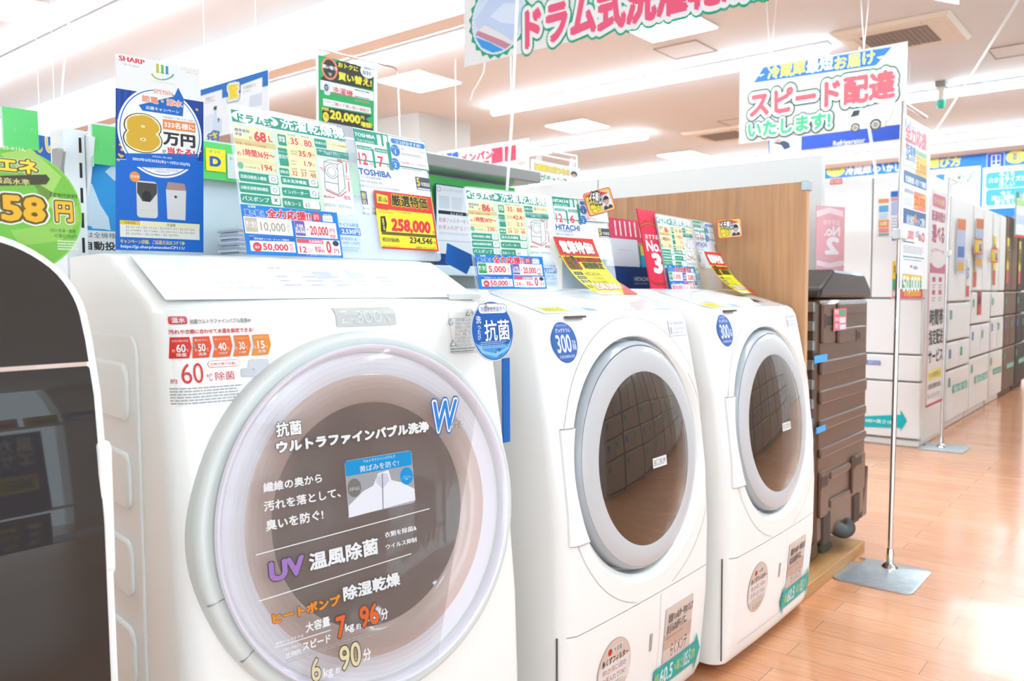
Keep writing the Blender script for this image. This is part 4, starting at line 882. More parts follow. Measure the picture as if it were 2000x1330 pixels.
def price_card(s):
    a, b = s.uv((938, 880)), s.uv((1322, 1242)); s.boarduv(a[0], a[1], b[0], b[1], '#e6362f', .0008); s.h = 2
    s.r(948, 988, 1312, 1232, '#f6e32a'); s.t('厳選特価', 1034, 902, 1258, 996, '#3a2f1c', .06, out='#f6e32a', ow=.05); s.p([(952, 900), (1018, 915), (1022, 965), (958, 955)], '#f3e23a'); s.t('E暮らしを\n価格で応援', 958, 915, 1018, 955, '#5a3a1c', .04); s.r(1275, 925, 1292, 1000, '#e9c53a'); s.t('期\n間', 1278, 930, 1290, 990, '#7a3a1c')
    s.t('TOSHIBA', 962, 988, 1025, 1002, '#3c382e', .03); s.t('TW-127XH2L(W)', 964, 1006, 1048, 1020, '#3c382e'); s.t('ドラム式洗濯乾燥機', 1070, 1005, 1155, 1022, '#3c382e')
    s.p([(976, 1036), (1004, 1034), (1014, 1080), (1008, 1128), (980, 1126)], '#2e2a22'); s.t('税\n込', 983, 1044, 1006, 1118, '#f6e32a', .05)
    s.t('258,000', 1030, 1044, 1280, 1150, '#e5333f', .10, shear=.15); s.t('円', 1284, 1124, 1302, 1146, '#5a4a1c', .03); s.r(985, 1142, 1305, 1147, '#6b5f1c'); s.t('税別価格', 986, 1160, 1090, 1188, '#35312a', .04); s.t('234,546', 1144, 1160, 1286, 1204, '#35312a', .05, shear=.15); s.t('円', 1290, 1184, 1306, 1204, '#35312a', .03); s.t('消費税(10%) 23,454円', 1182, 1214, 1306, 1232, '#4a452e', .02); s.t('628/200925/230910', 988, 1206, 1090, 1220, '#6b6532')
D1_ = dict(l='68', h='1時間36分〜', c='194', m='35', w='80', e='35.9', wh='1330Wh', e2='1.9', n=('32', '37', '48'), k='ヒートポンプ除湿乾燥', b='×', brand='TOSHIBA', model='TW127XH2', model2='TW-127XH2L(W)', sub='抗菌ウルトラファインバブル洗浄W', dry='7', pt=(('抗菌ウルトラファインバブル洗浄W', 148), ('7kg/洗乾スピード約96分', 150)), cb='#cbbba4', cp='10,000', cc='#b9aa98', t='12')
D2_ = dict(D1_, l='86', h='1時間38分〜', c='230', m='35', w='88', e='42.4', wh='1370Wh', e2='2.1', n=('34', '37', '48'), k='風アイロン', b='○', brand='HITACHI', model='BDSX120H', model2='BD-SX120HL-W', sub='洗濯乾燥機', dry='6', pt=(('らくメンテ', 80), ('風アイロン', 80)), cb='#3f9f5a', cp='5,000', cc='#e6434e', t='24')
spec_sheet(REF, D1_)
REF.build('spec_board', None, 'large clear spec board with green header standing on the front washer', 'sign board')
s = sheet(REF.o + REF.N * .006, 0, 11, crop=REF.crop); coupon(s, D1_); s.build('coupon_sheet', None, 'blue bordered coupon sheet offering 10,000 on the front washer board', 'coupon')
s = sheet(REF.o + REF.N * .007, 0, 11, crop=REF.crop); price_card(s); s.build('price_card', None, 'red and yellow price card reading 258,000 on the front washer board', 'price card')
def small_board(o, yaw, tilt, wd, hg, dd, lab, labc):
    s = sheet(o, yaw, tilt, step=.00007); mp = lambda x, y: ((REF.uv((x, y))[0] - REF_TL[0]) / WREF * wd, (REF.uv((x, y))[1] - REF_BR[1]) / HREF * hg)
    s.map = mp; spec_sheet(s, dd); s.build('spec_board', None, lab, 'sign board')
    c = sheet(s.o + s.N * .009, yaw, tilt, step=.00007); c.map = mp; coupon(c, dd); c.build('coupon_sheet', None, labc, 'coupon')
    return s
b2 = small_board(at(932, 565, Y=1.26), 8, 11, .50, .245, D2_, 'clear spec board with green header standing on the middle washer', 'blue coupon sheet offering 5,000 on the middle washer board')
b3 = small_board(at(1306, 570, Y=1.24), -4, 11, .50, .25, D2_, 'clear spec board beside the red number 3 sign on the far washer', 'blue coupon sheet on the far washer board')
def strip(p0, p1, wd, yaw, lab):
    """price card that curls forward and hangs down in front of its board"""
    p0, p1 = Vector(p0), Vector(p1); U = Vector((math.cos(math.radians(yaw)), -math.sin(math.radians(yaw)), 0)); mid = Vector((p0.x + (p1.x - p0.x) * .35, p0.y + (p1.y - p0.y) * .25, p0.z + (p1.z - p0.z) * .72))
    def surf(u, v, h):
        k = 1 - v; q = p0 * (1 - k) ** 2 + mid * 2 * k * (1 - k) + p1 * k * k; tn = ((mid - p0) * (1 - k) + (p1 - mid) * k).normalized(); n = -tn.cross(U) if tn.cross(U).y > 0 else tn.cross(U)
        if n.z < 0 and abs(n.z) > abs(n.y): n = -n
        return q + U * (u * wd) + n * h
    s = Sheet((0, 0, 0), surf=surf, step=.00012)
    s.boarduv(0, 0, 1, 1, '#f4e42e', .0006); s.h = 4
    s.ruv(0, 1, 1, .76, '#e23a33'); s.tuv('電撃特価!', .08, .79, .92, .96, '#f7f2e6', .09, out='#b52a24', ow=.05)
    s.ruv(.03, .74, .36, .555, '#d8362e'); s.tuv('台数\n限定', .06, .57, .33, .73, '#2f231a', .05, out='#f2dd3a', ow=.03); s.ruv(.36, .74, .98, .675, '#2f2a20'); s.tuv('現品限りの大特価', .40, .685, .94, .73, '#e23a33', .06); s.tuv('期間限定', .42, .57, .95, .66, '#332d22', .05, out='#f7e94a', ow=.02)
    for k in range(3): s.ruv(.05, .51 - k * .075, .26, .455 - k * .075, '#3a352b'); s.tuv(('メーカー', '商品名', '型番')[k], .08, .465 - k * .075, .23, .5 - k * .075, '#f1e9c0', .02); s.ruv(.3, .452 - k * .075, .95, .448 - k * .075, '#9a8f2c'); s.tuv(('HITACHI', 'ドラム式洗濯乾燥機', 'BD-SX120HL')[k], .32, .462 - k * .075, .7, .492 - k * .075, '#8a8030', .0)
    s.tuv('税込', .04, .18, .16, .26, '#9a8f2c', .03); s.tuv('258,000', .18, .14, .84, .27, '#f8efe4', .08, out='#dd4a3a', ow=.04); s.puv([(.62, .0), (1, .0), (1, .3), (.8, .12)], '#e2574a'); s.tuv('円', .86, .15, .95, .22, '#f8efe4', .04); s.ruv(.0, .1, .62, .0, '#f6f0c4'); s.tuv('税別価格', .1, .04, .3, .08, '#b8ad5c')
    s.build('price_strip', None, lab, 'price card')
strip(at(1080, 462, Y=1.235), at(1173, 576, Y=1.13), .155, 6, 'yellow price strip curling forward off the middle washer board')
strip(at(1375, 491, Y=1.215), at(1450, 573, Y=1.12), .145, -4, 'yellow price strip curling forward off the far washer board')
def staff(o, roll, yaw, wd, lab):
    s = sheet(o, yaw, 6, step=.00008); ca, sa = math.cos(math.radians(roll)), math.sin(math.radians(roll)); k = wd / 100
    s.map = lambda x, y: ((x - 50) * k * ca - (40 - y) * k * sa, (x - 50) * k * sa + (40 - y) * k * ca)
    pl = [s.map(*q) for q in rrect(0, 0, 100, 80, 9)]; s.base = (pl, '#e23c3a', .0015)
    s.puv([s.map(*q) for q in rrect(3, 3, 97, 77, 7)], '#e8c86a'); s.p([(6, 6), (60, 6), (94, 20), (94, 40), (6, 30)], '#e0584a'); s.p([(90, 8), (93, 14), (86, 20)], '#f1d33c'); s.p([(34, 64), (42, 60), (40, 70)], '#e23c3a')
    s.p([(56, 24), (92, 18), (92, 70), (56, 72)], '#dfe2e2')
    s.e(74, 40, 11, 15, '#3a302b'); s.e(74, 45, 9.5, 13, '#d6a88c'); s.p([(64, 36), (74, 27), (84, 36), (82, 39), (66, 39)], '#352b27'); s.p([(57, 72), (60, 60), (70, 57), (79, 57), (89, 60), (91, 70)], '#3b3d48'); s.p([(70, 57), (79, 57), (75, 70)], '#ecebea'); s.p([(74, 60), (76, 60), (77, 70), (73, 70)], '#8a3a3a')
    s.e(70.5, 43, 1.4, 1.1, '#3a302b'); s.e(78, 43, 1.4, 1.1, '#3a302b'); s.p([(71, 51), (78, 51), (74.5, 53)], '#b0685a')
    O = '#3f3315'; Yl = '#f3d93a'
    for a in ((12, 22, 9, 12), (19, 34, 9, 13), (24, 52, 17, 17), (26, 66, 14, 11), (38, 46, 9, 8), (40, 55, 9, 8), (38, 63, 8, 7)):
        s.e(a[0], a[1], a[2] * .72 + 1, a[3] * .72 + 1, O); 
        s.e(a[0], a[1], a[2] * .72, a[3] * .72, Yl)
    s.map_old = s.map; s.tuv('イチ押し!', *s.map(12, 40), *s.map(68, 10), '#f6f4ee', .08, out=[('#2f2620', .16)])
    s.build('staff_card', None, lab, 'card')
staff(at(1171, 394, Y=1.2), 16, 38, .078, 'tilted red recommendation card with a portrait clipped to the middle washer board')
staff(at(1425, 446, Y=1.19), 4, 55, .082, 'red recommendation card with a portrait clipped to the far washer board')
# number 3 sign
s = sheet(at(1273, 566, Y=1.245), 0, 12, crop=(880, 280, 3.325)); U0 = s.uv((1225, 415)); V0 = s.uv((1408, 942)); wd = .113; hg = U0[1] - V0[1]
s.boarduv(0, 0, wd, hg, '#e02f4c', .004); Q = lambda a, b: (a * wd, b * hg)
s.puv([Q(0, .80), Q(.3, .86), Q(.7, .86), Q(1, .80), Q(1, .74), Q(.7, .80), Q(.3, .80), Q(0, .74)], '#b8322f')
for k in range(12): s.euv(*Q(.06 + k * .08, .79 + .04 * math.sin(math.pi * k / 11)), .0022, .003, '#e08a4a', 10); s.euv(*Q(.06 + k * .08, .10 - .03 * math.sin(math.pi * k / 11)), .0022, .003, '#e08a4a', 10)
s.puv([Q(0, .13), Q(.3, .09), Q(.7, .09), Q(1, .13), Q(1, .09), Q(.7, .05), Q(.3, .05), Q(0, .09)], '#b8322f')
s.tuv('おすすめ', *Q(.16, .63), *Q(.88, .69), WH, .03); s.tuv('No.', *Q(.14, .49), *Q(.9, .6), WH, .05); s.tuv('3', *Q(.3, .2), *Q(.84, .46), WH, .09)
rd = random.Random(9)
for k in range(40): s.euv(*Q(.5 + rd.random() * .5, rd.choice((.2, .9)) + rd.uniform(-.1, .09)), .0008, .0008, '#f3c6cc', 6)
s.build('ranking_sign', None, 'red sign reading No. 3 between the brochure box and the far washer board', 'sign')
# brochures in a blue tray
bx = empty('brochure_tray', at(1232, 566, Y=1.40), 0, 'dark blue brochure tray with white lettering behind the middle washer', 'brochure tray')
s = sheet(at(1232, 566, Y=1.36), 0, 6); s.board(1165, 518, 1310, 570, '#123f7f', .004); s.t('HITACHI', 1239, 541, 1266, 549, '#dfe6f0', .05); s.t('Inspire the Next', 1239, 551, 1266, 557, '#b9c6dc'); s.build('tray_front', bx)
iv = world_of(bx).inverted(); p0, p1 = at(1165, 566, Y=1.36), at(1310, 566, Y=1.36)
o = MB().box(p0.x, 1.362, p0.z - .004, p1.x, 1.48, p0.z).box(p0.x, 1.362, p0.z, p0.x + .004, 1.48, p0.z + .09).box(p1.x - .004, 1.362, p0.z, p1.x, 1.48, p0.z + .09).build('tray_body', M['bluecard'], bx); o.matrix_basis = iv
s = sheet(at(1200, 470, Y=1.455), 0, 8); s.board(1188, 424, 1262, 475, '#e0455c', .002, .006)
for k in range(6): s.r(1199 + k * 9.6, 430 + k * .9, 1205 + k * 9.6, 460 + k * .9, '#f4eeee', .004); s.t('よくわかる'[k % 5], 1200.5 + k * 9.6, 440 + k, 1204 + k * 9.6, 446 + k, '#d9808c')
s.build('header_card', bx, 'red header card with six white pills')
for k in range(5):
    s = sheet(at(1185, 545, Y=1.45 - k * .014), 0, 7); s.board(1184 - k * .5, 462 + k * 1.5, 1252, 545, ('#eceef0', '#dfe6ea')[k % 2], .006, .004)
    if k == 4: s.r(1204, 520, 1254, 548, '#d9435c'); s.r(1206, 523, 1252, 531, '#f4eeee'); s.t('乾燥フィルター', 1207, 535, 1252, 546, '#f4dfe2', .04); s.r(1208, 488, 1236, 489, '#c9ccd0')
    s.build('brochure', None, ('white brochure at the back of the blue tray', 'pale brochure second from the back in the blue tray', 'white brochure in the middle of the blue tray', 'pale brochure second from the front in the blue tray', 'white brochure with a red title box at the front of the blue tray')[k], 'brochure', 'brochures in the blue tray')
s = sheet(at(1258, 535, Y=1.40), 0, 7); s.board(1250, 480, 1268, 545, '#35b4d6', .006); s.r(1250, 480, 1268, 500, '#f0e14a'); s.build('brochure', None, 'blue and yellow brochure standing at the end of the blue tray', 'brochure')
# blue pieces beside the front washer
tag(MB().prism([(875, 475), (927, 500), (912, 535), (872, 513)], lambda a, b, h: at(a, b, Y=1.36) + Vector((0, h, 0)), 0, .004).build('blue_folder', M['bluecard']), 'blue folder leaning between the front and middle washers', 'folder')
a, b = at(981, 700, Y=1.085), at(995, 862, Y=1.085)
tag(MB().box(a.x, 1.083, b.z, b.x, 1.087, a.z).build('blue_board', M['bluecard']), 'narrow blue panel squeezed into the gap below the round tag', 'board')
# product panels on the shelf wall
def prod(x0, y0, x1, y1, Y, zb):
    s = sheet(at(x0, y1, Y=Y), 0, 0); v0 = zb - s.o.z; ua, va = s.uv((x0, y0)); ub, _ = s.uv((x1, y1)); s.boarduv(ua, v0, ub, va, '#27477f', .004); s.r(x0 + 1, y0 + 2, x1 - 1, y1 - 1, '#f0eff0')
    return s
s = prod(851, 358, 945, 500, GON_Y - .03, 1.151); s.e(857, 369, 4, 5, '#8f9298'); s.e(857, 369, 3, 4, '#f0eff0'); s.t('こんなお手入れはもういらない', 862, 369, 925, 378, '#b9b9bc'); s.r(857, 381, 878, 408, '#d8dbe0'); s.r(882, 384, 902, 412, '#dfe0e3'); s.r(856, 410, 935, 425, '#2e2a2a'); s.t('らくメンテ', 880, 416, 904, 421, '#f2efec', .03); s.t('乾燥フィルターをなくして', 857, 424, 935, 440, '#c0504a', .02); s.t('お手入れが"らく"に。', 857, 438, 925, 453, '#c0504a', .02); s.lines(858, 452, 920, 462, 2, '#b9b4b2'); s.r(852, 470, 945, 474, '#c9ccd0'); s.build('product_panel', None, 'white product panel with black bar standing behind the front washer board', 'panel')
s = prod(1100, 400, 1186, 500, 1.52, 1.081); s.r(1150, 418, 1180, 436, '#c9dbe9'); s.r(1106, 436, 1183, 450, '#2e2a2a'); s.t('らくメンテ', 1140, 441, 1164, 446, '#f2efec', .03); s.t('フィルターをなくして', 1106, 452, 1183, 468, '#c0504a', .02); s.t('お手入れが"らく"に。', 1106, 464, 1172, 480, '#c0504a', .02); s.build('product_panel', None, 'white product panel with black bar half hidden behind the middle washer board', 'panel')
# ------------------------------------------------------------------ partitions beside the far washer
wp = empty('wooden_partition', (2.765, 1.4, .0), 0, 'tall wood veneer end panel between far washer and brown washing machine', 'partition')
def loc(par, o): o.parent = par; o.matrix_basis = world_of(par).inverted(); return o
loc(wp, MB().box(2.752, .985, .046, 2.775, 1.9, 1.434).build('panel', M['wood']))
loc(wp, MB().box(2.752, .980, .046, 2.775, .985, 1.434).build('edge_band', M['woodedge']))
cp = MB().box(2.748, .975, 1.405, 2.785, 1.0, 1.437).build('metal_clip', M['steel'], bevel=.002); tag(cp, 'small metal clip on the corner of the wood veneer panel', 'clip')
wh = empty('white_partition', (3.6, 2, 0), 0, 'white partition wall rising behind the wood veneer panel', 'partition')
loc(wh, MB().box(3.6, 1.22, 0, 3.64, 2.36, 1.655).build('panel', M['partition'])); loc(wh, MB().box(3.6, 2.366, 0, 3.64, 3.5, 1.655).build('panel', M['partition']))

# ------------------------------------------------------------------ brown washing machine seen from its back, on a wooden base
tag(MB().box(2.7505, .984, 0, 3.49, 1.62, .045).build('wooden_base', M['basewood'], bevel=.002), 'low wooden base board under the brown washing machine', 'base')
BY = 1.02
bw = empty('washing_machine', (3.2, BY, .045), 0, 'brown washing machine showing its ribbed back panel and grey drain hose', 'washing machine')
def bp(x, y, Y=BY): return at(x, y, Y=Y)
bt, bb_ = bp(1640, 582).z, bp(1650, 1030).z
xl, xr = bp(1596, 800).x, bp(1692, 800).x
loc(bw, MB().box(xl, BY, bb_ + .0, xr, BY + .50, bt).build('body', M['brown'], bevel=.02))
rb = []
def emb(x0, y0, x1, y1):
    a, b = bp(x0, y0), bp(x1, y1)
    o = MB().prism(rrect(a.x, b.z, b.x, a.z, .012), lambda u, v, h: (u, BY - h, v), -.002, .011).build('embossed_rib', M['brown'], bevel=.005); loc(bw, o)
for q in ((1602, 592, 1626, 668), (1633, 592, 1687, 611), (1633, 641, 1687, 662), (1599, 706, 1688, 712), (1598, 764, 1688, 762), (1597, 822, 1687, 808), (1597, 878, 1687, 855), (1618, 922, 1657, 915), (1617, 977, 1656, 968), (1661, 893, 1684, 950), (1597, 922, 1613, 1003)): emb(*q)
for q, nm in (((1607, 617, 1624, 634), 'socket'), ((1668, 648, 1673, 660), 'socket'), ((1599, 932, 1610, 946), 'socket'), ((1665, 894, 1676, 904), 'socket')):
    a, b = bp(q[0], q[1]), bp(q[2], q[3]); o = MB().box(a.x - .008, BY - .013, b.z - .008, b.x + .008, BY - .002, a.z + .008).box(a.x, BY - .0135, b.z, b.x, BY - .0128, a.z, 1).build(nm, [M['brown'], M['blacky']]); loc(bw, o)
# top cover with chamfered corners
pts = [(1596, 582), (1600, 562), (1625, 526), (1684, 534), (1696, 562), (1697, 582)]
loc(bw, MB().prism([(bp(*p).x, bp(*p).z) for p in pts], lambda u, v, h: (u, BY - .01 + h, v), 0, .5).build('top_cover', M['brownd'], bevel=.012))
# skirt and feet
loc(bw, MB().prism([(bp(1694, 905).x + .0, bb_ + .2), (bp(1694, 905).x + .018, bb_ + .2), (bp(1694, 905).x + .006, bb_ - .01), (bp(1684, 905).x, bb_ - .012)], lambda u, v, h: (u, BY + h, v), .0, .45).build('side_panel', M['brown'], bevel=.006))
for x in (1612, 1670): a = bp(x, 1030); loc(bw, MB().box(a.x - .045, BY - .006, bb_ - .01, a.x + .045, BY + .02, bb_ + .11).build('corner_post', M['slotbrown'], bevel=.008))
sk = MB().box(xl, BY + .04, .046, xl + .16, BY + .48, bb_); loc(bw, sk.build('foot', M['brown'], bevel=.01)); loc(bw, MB().box(xr - .12, BY + .2, .046, xr, BY + .48, bb_).build('foot', M['brown'], bevel=.01))
for k in range(9): a = bp(1594, 600 + k * 38); o = MB().box(xl - .02, BY + .01, a.z - .018, xl, BY + .05, a.z + .018).build('side_bracket', M['greymetal'], bevel=.003); loc(bw, o)
# corrugated drain hose
hp = [(3.24, BY + .06, .20), (3.25, BY + .02, .155), (3.30, BY - .005, .125), (3.35, BY - .01, .125), (3.385, BY + .015, .135), (3.375, BY + .06, .14), (3.32, BY + .09, .125), (3.25, BY + .07, .095), (3.215, BY + .03, .075)]
def smooth(p, n=8):
    out = []; P = [Vector(q) for q in p]
    for i in range(len(P) - 1):
        a, b, c, d = P[max(i - 1, 0)], P[i], P[i + 1], P[min(i + 2, len(P) - 1)]
        for k in range(n):
            t = k / n; out.append(.5 * ((2 * b) + (c - a) * t + (2 * a - 5 * b + 4 * c - d) * t * t + (3 * b - a - 3 * c + d) * t ** 3))
    return out + [P[-1]]
hs = smooth(hp, 12); loc(bw, MB().tube(hs, [.026 + .0036 * (k % 2) for k in range(len(hs))], 14).build('drain_hose', M['hose'], smooth=30))
loc(bw, MB().tube([(3.245, BY + .055, .24), (3.245, BY + .055, .19)], .028, 14).build('drain_spout', M['brown'], smooth=40))
s = Sheet(bp(1630, 646) + Vector((0, -.017, 0)), 0, -2); s.board(1630, 603, 1653, 644, '#e4737f', .0006); s.r(1641, 606, 1652, 615, '#55b08a'); s.r(1641, 620, 1652, 630, '#efe3e2'); s.r(1641, 634, 1652, 642, '#dfe3f0'); s.t('特価', 1632, 606, 1639, 613, '#f8e5e6', .04); s.t('展示品', 1632, 620, 1640, 627, '#f8e5e6', .03); s.t('限り', 1632, 634, 1639, 640, '#f8e5e6', .03)
lb = s.build('pink_label', None); loc(bw, lb); lb.matrix_basis = world_of(bw).inverted() @ Matrix(((1, 0, 0, s.o.x), (0, 0, -1, s.o.y), (0, 1, 0, s.o.z), (0, 0, 0, 1))); lb['label'] = 'pink price label'
for q in ((1584, 694, 1609, 706), (1588, 834, 1606, 841)):
    a, b = bp(q[0], q[1]), bp(q[2], q[3]); o = MB().box(a.x, BY - .0125, b.z + .002, b.x, BY - .0105, a.z - .002).build('blue_tape', M['tapeblue']); loc(bw, o); o['label'] = 'strip of blue tape'
tag(MB().prism([(0, 0), (.10, 0), (.09, .055), (.01, .055)], lambda a, b, h: (2.93 + a, 1.18 + h, bt + .115 + b), 0, .18).build('paper_tray', M['partition'], bevel=.004), 'small white tray on top of the brown washing machine', 'tray')
M['pinkfilm'] = mat('pink_translucent_sheet', '#d99aa0', .4, alpha=.72)
M['pinkfilm2'] = mat('pale_translucent_band', '#e6c9cb', .4, alpha=.8)
s = sheet(at(1604, 523, Y=1.13), 22, 0); s.board(1595, 401, 1648, 536, M['pinkfilm'], .002); s.h = 3
s.p([(1595, 412), (1620, 405), (1647, 412), (1647, 424), (1620, 416), (1595, 424)], M['pinkfilm2']); s.p([(1595, 508), (1620, 514), (1648, 508), (1648, 518), (1620, 523), (1595, 518)], M['pinkfilm2'])
s.t('おすすめ', 1640, 430, 1608, 439, '#ecd6d8', .03); s.t('No.', 1641, 443, 1609, 460, '#f0dfe0', .06); s.t('2', 1640, 463, 1611, 497, '#f3e6e6', .09)
s.build('ranking_sign', None, 'pale see-through sign showing a reversed number 2 on the brown washing machine', 'sign')

# ------------------------------------------------------------------ poster stands
def stand(px, py, top, x_off, arm, lab, plate, pole_r=.009):
    b = at(px, py, Z=.004); root = empty('poster_stand', b, 0, lab, 'poster stand')
    H = top; tx = x_off
    o = MB().prism(rrect(*plate, .03), XYZ, -.004, .002); q = o.build('base_plate', M['steel'], root, bevel=.001)
    nc = MB().box(-.02, .10, -.01, .045, .3, .01).build('cutter', M['steel']); nc.parent = root; bpy.context.view_layer.update(); cut(q, [nc])
    MB().lathe([(.032, .002), (.03, .008), (.014, .022), (.013, .07), (.011, .075), (0, .075)], XYZ, 24).build('socket', M['chrome'], root, smooth=40)
    MB().tube([(0, 0, .06), (tx, 0, H)], pole_r, 14).build('pole', M['chrome'], root, smooth=40)
    MB().tube([(tx, 0, H - .004), (tx + arm, 0, H - .004)], .008, 12).build('top_arm', M['chrome'], root, smooth=40)
    MB().tube([(tx, 0, H - .06), (tx + arm * .98, 0, H - .06)], .004, 8).build('hanger_bar', M['whitemetal'], root, smooth=40)
    for k in (.12, .95): MB().box(tx + arm * k - .008, -.01, H - .11, tx + arm * k + .008, .008, H - .045).build('clip', M['acryl'], root, bevel=.002)
    MB().box(tx - .022 - tx * .3, -.022, H * .72 - .02, tx + .024 - tx * .3, .02, H * .72 + .02).build('clamp', M['whitemetal'], root, bevel=.004)
    return root, b
sd, b = stand(1738, 1108, 1.78, .043, .345, 'chrome poster stand with a square grey base plate on the wooden floor', (-.265, -.14, .055, .137), .0095)
s = sheet(at(1765, 585, Y=b.y - .012), 0, 0, crop=(1580, 260, 4.433), step=.0001); s.board(818, -172, 1022, 1350, '#f1f0ee', .001)
s.h = 1; R_ = '#e05a62'; B_ = '#4f86c0'
s.r(820, -165, 1020, 110, '#e9eef6'); s.t('買い替え', 828, -140, 900, 40, '#7aa6d6', .06); s.t('全力応援', 832, -60, 1016, 125, R_, .08, out='#f6eeee', ow=.06); s.t('対象商品ご購入で', 830, 40, 920, 100, '#d98a8e', .03)
s.r(822, 65, 925, 315, '#edf1f6'); s.t('最大', 834, 90, 870, 130, R_, .05); s.t('洗濯機', 838, 110, 922, 190, '#5d7fae', .06); s.t('ご購入の方に', 830, 170, 922, 270, '#5d7fae', .04); s.r(926, 140, 1018, 225, '#8cb58a'); s.r(926, 190, 1016, 392, '#f3c94a'); s.t('5,000', 932, 262, 1012, 372, '#ee7f3c', .06); s.t('買い替えクーポン', 932, 212, 1010, 240, '#b98a2c', .02)
s.r(822, 315, 1016, 500, '#3f6899'); s.t('洗濯機買い取りで増額', 834, 365, 1010, 480, '#eef2f7', .05); s.r(822, 425, 1012, 675, '#f1f1ef'); s.t('通常買取価格+', 826, 480, 905, 530, '#7a8aa0', .03); s.r(908, 500, 1010, 690, '#ee8a70'); s.p([(908, 560), (1010, 540), (1008, 640), (908, 650)], '#f4b64a'); s.t('20,000', 914, 575, 1004, 630, '#e0503f', .06); s.lines(826, 545, 900, 640, 5, '#a9b0bb', .4)
s.r(818, 645, 1010, 830, '#3f6899'); s.t('当社指定ネットご契約', 845, 700, 1004, 820, '#eef2f7', .05); s.e(920, 740, 10, 40, '#ee8a50')
s.r(816, 778, 1006, 960, '#f2f1ef'); s.t('50,000', 818, 850, 905, 915, R_, .06); s.t('12回', 918, 850, 950, 900, '#77808e', .03); s.t('0', 975, 860, 1000, 950, R_, .07); s.t('金利\n手数料', 945, 870, 972, 940, R_, .04); s.r(816, 930, 910, 955, '#4a4a4c'); s.lines(818, 965, 1000, 1060, 6, '#a9a9ad', .4)
s.r(814, 1070, 995, 1082, '#6b8c9a'); s.lines(822, 1085, 975, 1115, 1, '#7b86b8', .5); s.e(885, 1155, 12, 14, '#e59a8a'); s.t('edion', 905, 1150, 940, 1172, '#5a68a8', .03)
s.p([(810, 1215), (978, 1235), (975, 1275), (808, 1270)], '#f2c230'); s.r(806, 1270, 972, 1345, '#4fa265'); s.t('50,000', 812, 1290, 960, 1335, '#f3f6f2', .06)
s.build('hanging_poster', None, 'long crowded discount poster hanging from the chrome stand', 'poster')
sd2, b2_ = stand(1838, 873, 1.83, .05, .25, 'distant poster stand with a grey base plate in front of the white refrigerator', (-.16, -.16, .16, .115), .009)
s = sheet(at(1820, 800, Y=b2_.y - .015), 0, 0, step=.0003); s.board(1812, 365, 1848, 795, '#efe9e6', .001); s.h = 1
U0, U1, V0, V1 = s.uv((1818, 372))[0], s.uv((1851, 385))[0], s.uv((1806, 798))[1], s.uv((1818, 368))[1]
s.boarduv(U0, V0, U1, V1, '#efe9e6', .001)
def qv(a, b): return (U0 + (U1 - U0) * a, V0 + (V1 - V0) * b)
def qr(a, b, c, d, col, rad=0): s.ruv(*qv(a, b), *qv(c, d), col, rad)
def qt(t, a, b, c, d, col, bold=.04): s.tuv(t, *qv(a, b), *qv(c, d), col, bold)
qr(0, 0, .035, .62, '#c4506e'); qr(.965, 0, 1, .62, '#c4506e'); qr(0, 0, 1, .012, '#c03a50')
qr(.12, .925, .88, .985, '#d2708a', .02); qt('ゴールド会員', .2, .94, .8, .97, '#f3dc7a'); qt('配達時間が', .1, .86, .9, .91, '#cc5f7c', .06); qt('選べる', .12, .76, .85, .845, '#c4506e', .08); qt('土日祝もOK', .1, .70, .86, .735, '#d98298')
qr(.035, .62, .965, .665, '#c96a84'); s.euv(*qv(.5, .685), (U1 - U0) * .42, (V1 - V0) * .04, '#efe9e6')
for k in range(2):
    for i in range(2): qr(.2 + k * .38, .58 - i * .06, .38 + k * .38, .602 - i * .06, '#c4506e'); qr(.2 + k * .38, .562 - i * .06, .4 + k * .38, .568 - i * .06, '#b9a9a8'); qr(.2 + k * .38, .55 - i * .06, .36 + k * .38, .556 - i * .06, '#b9a9a8')
qt('時間帯', .1, .375, .9, .455, '#33302e', .06); qt('指定配送', .08, .285, .92, .36, '#33302e', .05); qt('サービス', .08, .20, .92, .265, '#33302e', .06)
qr(.1, .12, .88, .17, '#efe27a'); qt('3つの時間帯から', .14, .132, .84, .158, '#6a6030', .02); qt('全国主要都市対応', .1, .08, .86, .105, '#77706c', .03); qt('詳しくはスタッフまで', .1, .035, .8, .06, '#8a827e', .02)
s.build('delivery_poster', None, 'tall narrow delivery service poster against the white refrigerator side', 'poster')

